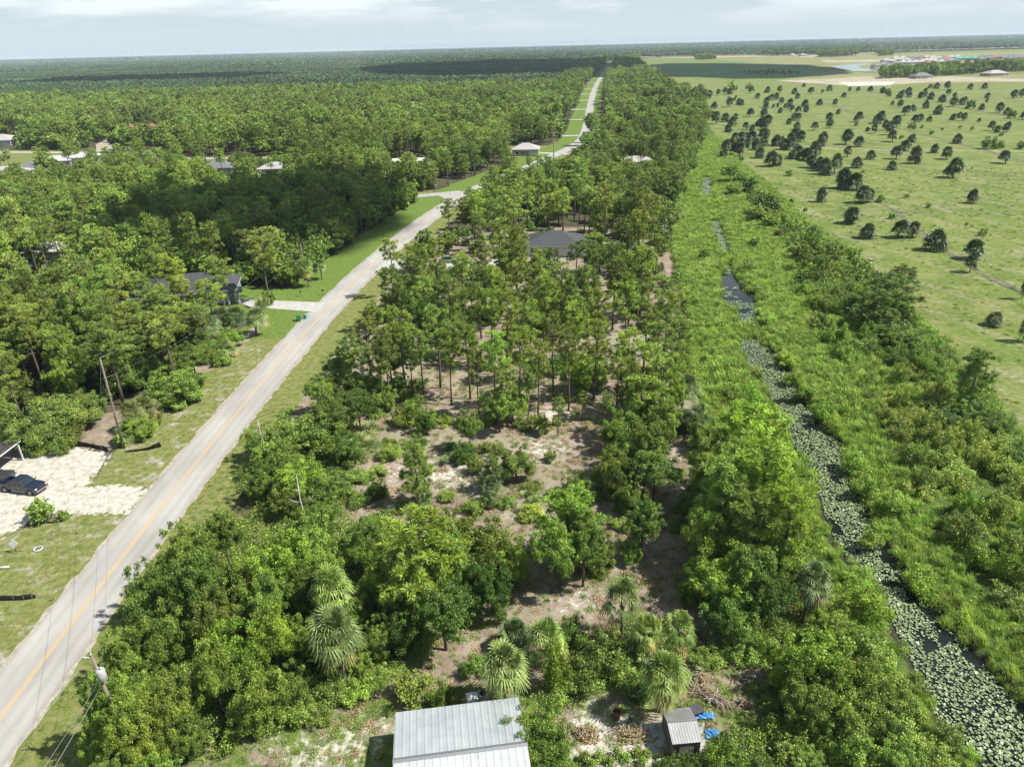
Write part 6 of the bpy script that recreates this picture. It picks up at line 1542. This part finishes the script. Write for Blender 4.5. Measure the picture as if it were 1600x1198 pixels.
# bins
def bin_(px, py, rot, label, col, s=1.0):
    x, y = G(px, py); t = empty('wheelie_bin', (x, y, 0), R(rot)); t.scale = (s,) * 3; tag(t, label, 'bin')
    m = bpy.data.materials.get(col) or mat(col, {'bin_green': (.02, .25, .14), 'bin_teal': (.15, .42, .38), 'bin_dark': (.02, .14, .10)}[col], .5)
    MB().box(-.28, -.32, .08, .28, .32, 1.0, (-.34, -.38, .34, .38)).build('tub', m, t, .03)
    MB().box(-.37, -.42, 1.005, .37, .42, 1.1, (-.3, -.36, .3, .36)).build('lid', m, t, .03)
    for s_ in (-1, 1): MB().tube([(s_ * .3, .36, .12), (s_ * .38, .36, .12)], .12, 12).build('wheel', M['dark'], t)
bin_(467, 501, 20, 'green wheelie bin on the verge beside the road', 'bin_green', 1.15)
bin_(478, 498, 60, 'pale teal bin just right of the green one', 'bin_teal', .9)
bin_(376, 456, 0, 'dark green bin in front of the porch by the driveway', 'bin_dark', 1.2)
for px_, py_, lb in ((470, 463, 'small dark mailbox on the lawn nearer the house'), (505, 461, 'small dark mailbox at the road end of the lawn'), (600, 374, 'mailbox on the verge further up the road')):
    x, y = G(px_, py_); t = empty('mailbox', (x, y, 0)); tag(t, lb, 'mailbox', 'roadside mailboxes')
    MB().box(-.05, -.05, 0, .05, .05, 1.0).build('post', M['wood'], t); MB().extrude_y([(-.14, 1.0), (.14, 1.0), (.14, 1.2), (.08, 1.3), (-.08, 1.3), (-.14, 1.2)], -.28, .28).build('box', M['dark'], t)
x, y = G(682, 300); t = empty('street_sign', (x, y, 0)); tag(t, 'small pale street sign on a post at the road junction', 'sign')
MB().tube([(0, 0, 0), (0, 0, 2.6)], .05, 8).build('post', M['metal'], t); MB().box(-.45, -.02, 2.6, .45, .02, 2.85).build('panel', M['white'], t)

# ---- houses in the woods
r, rf = house(298, 466, 21, 12, 12, 'grey house with a hipped dark shingle roof half hidden by pines', 'greywall', 'shingle', 2.9, 2.9)
for px_ in (9.2, 11.4): MB().box(px_, -7.6, 0, px_ + .3, -7.3, 2.7).build('porch_post', M['white'], r)
MB().box(8.4, -7.9, 2.71, 12.2, -5.9, 2.85).build('porch_roof', M['shingle'], r)
house(868, 392, 15, 12, -10, 'white walled house with a near black hipped roof among the middle pines', 'white', 'shingle', 2.9, 2.6)
r, rf = house(196, 250, 27, 14, 5, 'long house with a broad grey roof and gabled wing in the left woods', 'stucco', 'greyshingle', 3.0, 2.6)
MB().add([(-20, -6, 2.9), (-13, -6, 2.9), (-13, 5, 2.9), (-20, 5, 2.9), (-20, -.5, 4.6), (-13, -.5, 4.6)], [(0, 1, 5, 4), (2, 3, 4, 5), (1, 2, 5), (3, 0, 4), (3, 2, 1, 0)]).build('wing_roof', M['greyshingle'], r)
MB().box(-19.5, -5.5, 0, -13.6, 4.5, 2.88).build('wing_wall', M['stucco'], r)
house(640, 262, 16, 9, 2, 'low building with a flat looking white roof in the woods left of the road', 'stucco', 'whiteroof', 3.4, .9, hip=False, name='farm_building', cat='building')
house(822, 242, 13, 10, -6, 'beige house beside the bend of the road', 'beigewall', 'paleroof', 3.2, 2.6)
house(652, 174, 17, 12, 8, 'white gabled house far off in the woods', 'white', 'whiteroof', 4.5, 3.2, hip=False)
house(232, 205, 26, 10, 0, 'house with an orange red roof beside bare white sand', 'stucco', 'redroof', 3.6, 1.6, hip=False)
house(6, 226, 20, 16, 0, 'whitish roofed house at the far left edge', 'stucco', 'paleroof', 3.4, 3)
house(10, 280, 22, 14, -5, 'pale grey roofed house at the left edge nearer the camera', 'stucco', 'paleroof', 3.2, 2.6)
house(52, 272, 12, 12, -5, 'small grey brown roofed house right of the pale one at the left edge', 'beigewall', 'greyshingle', 3.2, 2.6)
house(100, 262, 12, 10, 4, 'small white roofed building in the left woods', 'white', 'whiteroof', 4, 1.8, hip=False, name='farm_building', cat='building')
house(140, 260, 14, 10, 4, 'white roofed building just left of the long grey roof', 'white', 'whiteroof', 5, 1.8, name='farm_building', cat='building')
house(345, 272, 13, 10, 3, 'grey roofed house hidden in trees right of the long grey roof', 'stucco', 'greyshingle', 3.5, 3)
house(430, 276, 12, 9, 3, 'pale roofed house glimpsed through the dark oak stand', 'white', 'paleroof', 4, 2.4)
house(205, 165, 16, 12, 0, 'small white house far off in the left woods', 'white', 'whiteroof', 5, 3)
house(222, 176, 14, 12, 0, 'small pale roofed house below the far white one', 'white', 'paleroof', 5, 3)
house(245, 176, 14, 12, 0, 'small grey roofed house right of two white ones far left', 'stucco', 'greyshingle', 5, 3)
house(845, 178, 18, 12, -10, 'pale grey roofed house hidden left of the far straight road', 'stucco', 'paleroof', 5, 3)
house(985, 218, 13, 10, 0, 'reddish roofed house right of the far straight road', 'white', 'redroof', 3.6, 2)
house(995, 264, 14, 9, 5, 'pale roofed house in the trees near the canal top', 'white', 'paleroof', 3.6, 2)
house(85, 410, 10, 8, 5, 'pale grey roof in the near left woods', 'white', 'paleroof', 4, 1.8)
x, y = G(165, 238); pad('sand_clearing', [(150, 226), (165, 218), (180, 232), (200, 240), (150, 240)], M['edge_sand'], .06)
# play tower near the grey house
x, y = G(187, 466); t = empty('play_tower', (x, y, 0)); tag(t, 'small brown play tower on the lawn left of the grey house', 'play tower')
for a_ in (-.6, .6):
    for b_ in (-.6, .6): MB().box(a_ - .06, b_ - .06, 0, a_ + .06, b_ + .06, 2.4).build('post', M['plank'], t)
MB().box(-.75, -.75, 1.2, .75, .75, 1.28).build('deck', M['plank'], t)
MB().add([(-.8, -.8, 2.4), (.8, -.8, 2.4), (.8, .8, 2.4), (-.8, .8, 2.4), (0, 0, 3.1)], [(0, 1, 4), (1, 2, 4), (2, 3, 4), (3, 0, 4), (3, 2, 1, 0)]).build('roof', M['redroof'], t)
MB().box(.75, -.3, .1, 2.4, .3, .16).build('slide', M['redroof'], t)

# ---- the far side of the pasture: sand roads, pond and the new housing
M['farsand'] = noisy('cleared_sand', [(.34, .30, .20), (.50, .46, .35)], .05, detail=9)
M['palesand'] = noisy('pale_fill', [(.55, .52, .46), (.68, .65, .59)], .05, detail=9)
M['drygrass'] = noisy('dry_field', [(.20, .22, .07), (.30, .29, .12)], .03, detail=9)
M['shadegrass'] = noisy('shade_painted_field', [(.09, .20, .035), (.17, .29, .06)], .02, detail=9)  # dark grass sheet, the cloud's shade put into its colour
M['trackm'] = noisy('sandy_track', [(.20, .24, .09), (.44, .41, .27)], .35, detail=8, lo=.4, hi=.62)
pad('cleared_land', [(1215, 126), (1300, 111), (1400, 118), (1440, 121), (1700, 112), (1700, 128), (1560, 129), (1480, 131), (1380, 130), (1300, 133)], M['drygrass'], .10)
pad('cleared_land', [(1210, 127), (1290, 124), (1350, 120), (1420, 122), (1480, 120), (1600, 124), (1600, 128), (1470, 128), (1390, 133), (1320, 134)], M['farsand'], .16)
pad('cleared_land', [(1310, 129), (1400, 128), (1390, 134), (1325, 135)], M['palesand'], .22)
pad('cleared_land', [(1250, 83), (1330, 80), (1420, 78), (1330, 87), (1250, 90)], M['farsand'], .16)
pad('cleared_land', [(1280, 95), (1400, 93), (1410, 97), (1290, 98)], M['farsand'], .2)
pad('cleared_land', [(1000, 86), (1180, 83), (1260, 82), (1250, 88), (1100, 91), (1000, 91)], M['farsand'], .12)
pad('cleared_land', [(1100, 93), (1250, 88), (1600, 81), (2000, 76), (2000, 100), (1500, 108), (1300, 106), (1200, 100)], M['drygrass'], .09)
pad('far_street', [(1330, 80.5), (1600, 72.5), (1800, 68), (1800, 70), (1600, 74.5), (1330, 82)], M['palesand'], .18)
pad('shade_painted_field', [(1000, 100), (1110, 98), (1200, 99), (1290, 112), (1215, 124), (1100, 122), (1050, 118), (1015, 110)], M['shadegrass'], .07)
M['pond'] = mat('pond_water', (.10, .13, .14), .12, .5)
pad('pond', [(1296, 104), (1330, 101), (1362, 99.5), (1340, 104), (1345, 107), (1375, 108), (1372, 112), (1335, 112), (1308, 107)], M['pond'], .3)
pad('pond', [(1194, 99.5), (1290, 101.5), (1230, 101)], M['pond'], .3)
ribbon('pasture_track', dens(GP([(1040, 152), (1200, 151), (1320, 149.5), (1420, 147), (1620, 142)]), 6), 4, M['trackm'], .05)
ribbon('pasture_track', dens(GP([(1600, 237), (1490, 236), (1400, 235), (1300, 233), (1190, 222)]), 5), 3.0, M['trackm'], .05, edge=.3)
M['ditch'] = noisy('ditch_bottom', [(.06, .075, .03), (.24, .23, .14)], .5, detail=8)
ribbon('pasture_ditch', dens(GP([(1290, 160), (1340, 180), (1400, 200), (1500, 225), (1640, 262)]), 4), 2.2, M['ditch'], .055, edge=.5)
ribbon('pasture_ditch', dens(GP([(1290, 262), (1350, 305), (1400, 330), (1450, 375), (1530, 425), (1640, 478)]), 3), 1.8, M['ditch'], .055, edge=.5, seed=3)
ribbon('pasture_ditch', dens(GP([(1480, 165), (1560, 180), (1640, 186)]), 4), 2.2, M['ditch'], .055, edge=.5)
g = random.Random(4)
farh = [(1438, 123, 23, 15, 'greyshingle', 'grey hip roofed new house standing alone on cleared sand'), (1553, 119, 27, 18, 'paleroof', 'large pale unfinished house with a garage at the edge of the tree belt')]
for px_, py_, w_, d_, m_, lb in farh: house(px_, py_, w_, d_, 8, lb, 'beigewall', m_, 3.6, 3.6)
teal = ['left most teal roofed house of the new estate', 'middle teal roofed house of the new estate', 'right most teal roofed house of the new estate']
for (px_, lb) in zip((1497, 1509, 1521), teal): house(px_, 95 - (px_ - 1497) * .03, 16, 14, g.uniform(-10, 10), lb, 'stucco', 'tealroof', 4.5, 4, group='teal roofed houses of the new estate', wins=[('window', 'f', -4, 2, 1, 1.4), ('garage_door', 'f', 4, 5, .05, 2.4)])
k = 0; taken = []
rows_ = [(1395, 1500, 92.5, 95, 11, 'low pale roof in the back row of the new estate', 'paleroof'), (1405, 1495, 99.5, 102, 9, 'pale roof in the front row of the new estate', 'paleroof'), (1366, 1400, 101.5, 107, 7, 'dark roofed house on the near shore of the far pond', 'greyshingle'), (1380, 1490, 95.5, 99, 14, 'low pale house in the middle row of the new estate', 'paleroof'), (1528, 1600, 91, 97, 12, 'roof in the right hand rows of the new estate', 'greyshingle'), (1230, 1262, 87, 88.5, 2, 'roof left of the far pond row', 'paleroof'), (1010, 1100, 86.5, 89.5, 7, 'low whitish building beyond the shaded field', 'whiteroof'), (1128, 1150, 85.5, 87, 2, 'white building in the far clearing', 'whiteroof'), (1390, 1600, 74.5, 77, 12, 'tiny house along the farthest street', 'paleroof')]
for x0_, x1_, ya, yb, n_, lb, m_ in rows_:
    for i in range(n_):
        px_ = x0_ + (x1_ - x0_) * (i + .5) / n_; py_ = g.uniform(ya, yb) + (x0_ - px_) * .012
        side = 'group from the left' if n_ > 2 else ''
        lab = '%s, %s from its left end' % (lb, ['first', 'second', 'third', 'fourth', 'fifth', 'sixth', 'seventh', 'eighth', 'ninth', 'tenth', 'eleventh', 'twelfth', 'thirteenth', 'fourteenth'][i])
        D_ = G(px_, py_)[1]; sc = 1 if D_ < 1500 else 1.25
        house(px_, py_, 15 * sc, 12 * sc, g.uniform(-15, 15), lab, g.choice(['stucco', 'beigewall', 'white']), m_ if g.random() < .7 else g.choice(['paleroof', 'greyshingle', 'redroof']), 3.6, 4, group=lb + 's', wins=[('window', 'f', -4, 2, 1, 1.4), ('garage_door', 'f', 4, 5, .05, 2.4)])
# tree belts on the far side
def belt(name, poly, step, s0, s1, label):
    pl = GP(poly); xs_ = [p[0] for p in pl]; ys_ = [p[1] for p in pl]
    x, y = jgrid(min(xs_), max(xs_), min(ys_), max(ys_), step); ok = inpoly(x, y, pl); n_ = ok.sum()
    scatter(name, np.c_[x[ok], y[ok], np.zeros(n_)], gs.uniform(0, 6.28, n_), gs.uniform(s0, s1, n_), [start[('oak', 2)] + int(gs.integers(NV)) if gs.random() < .7 else start[('ypine', 2)] + int(gs.integers(3)) for _ in range(n_)], wc, label, 'trees')
belt('tree_belt', [(1372, 124), (1380, 119), (1420, 115), (1500, 110), (1600, 106), (1750, 100), (1750, 106), (1600, 112), (1540, 115), (1480, 119), (1420, 122)], 9, 1.1, 1.7, 'dark belt of dense trees before the new housing estate')
belt('tree_belt', [(1276, 88), (1296, 86.5), (1330, 85.5), (1342, 87), (1310, 89), (1280, 90)], 12, 1.4, 2.0, 'dark clumps of trees on the open land beyond the pond')
belt('tree_belt', [(1370, 86), (1394, 84.5), (1396, 87), (1374, 88)], 12, 1.4, 2.0, 'single dark clump of trees further right beyond the pond')
belt('tree_belt', [(1085, 91), (1115, 90), (1118, 93), (1090, 94)], 10, 1.0, 1.5, 'dark hedge line at the far side of the shaded field')
belt('tree_belt', [(1150, 115), (1200, 113), (1260, 117), (1200, 119)], 14, .5, .8, 'scrub scattered over the shaded field')
belt('tree_belt', [(1040, 139), (1100, 150), (1105, 156), (1060, 151)], 7, .8, 1.2, 'bushy trees where the far woods meet the pasture')

house(326, 90.2, 150, 60, 0, 'long white building glinting on the left horizon', 'white', 'whiteroof', 18, 6, name='warehouse', cat='building', wins=[])
x, y = G(98, 93.5); n = 40
u, v = np.meshgrid(np.linspace(-1, 1, n), np.linspace(-1, 1, 16)); rr2 = np.clip(1 - (u ** 2 + v ** 2), 0, 1)
zz2 = 26 * rr2 ** .6 * (1 + .25 * np.sin(u * 9)) - 1
i2 = (np.arange(15)[:, None] * n + np.arange(n - 1)[None, :]).ravel()
tag(link('hill', mesh_np('hill', np.c_[(u * 420).ravel(), (v * 160).ravel(), zz2.ravel()], [np.c_[i2, i2 + 1, i2 + n + 1, i2 + n]], M['farsand'], smooth=True), None, (x, y, 0)), kind='structure')
# ---------------------------------------------------------------- clouds that shade parts of the woods, and the air
M['cloud'] = mat('cloud_white', (.8, .8, .8), 1.0, 0)
def cloud(px, py, rx, ry, alt, seed):
    """a cumulus whose shadow falls round the given ground point"""
    gx, gy = G(px, py); k = alt / S.z
    cx, cy = gx + S.x * k, gy + S.y * k
    import bmesh
    bm = bmesh.new(); bmesh.ops.create_icosphere(bm, subdivisions=5, radius=1.0)
    for v in bm.verts:
        n_ = v.co.normalized(); q = 1 + .22 * mn.noise(n_ * 2.2 + Vector((seed, 0, 0))) + .12 * mn.noise(n_ * 6 + Vector((0, seed, 0)))
        v.co = Vector((n_.x * rx * q, n_.y * ry * q, max(n_.z, -.15) * min(rx, ry) * .45 * q))
    me = bpy.data.meshes.new('cloud'); bm.to_mesh(me); bm.free(); me.materials.append(M['cloud'])
    me.polygons.foreach_set('use_smooth', [True] * len(me.polygons))
    o = link('cloud', me, None, (cx, cy, alt)); o['kind'] = 'structure'
cloud(400, 350, 44, 54, 600, 1)
cloud(790, 108, 330, 620, 1000, 2)
cloud(1110, 108, 200, 420, 1000, 3)
cloud(250, 128, 230, 200, 1000, 4)
M['haze'] = bpy.data.materials.new('haze'); M['haze'].use_nodes = True
t = M['haze'].node_tree; t.nodes.clear()
pv = N(t, 'ShaderNodeVolumePrincipled'); pv.inputs['Color'].default_value = (.74, .88, 1.0, 1); pv.inputs['Density'].default_value = HAZE = 6.5e-5; pv.inputs['Anisotropy'].default_value = .0
o_ = N(t, 'ShaderNodeOutputMaterial'); t.links.new(pv.outputs[0], o_.inputs['Volume'])
hb = MB().box(-26000, -800, -2.5, 26000, 24000, 58).build('haze', M['haze']); tag(hb, kind='stuff')
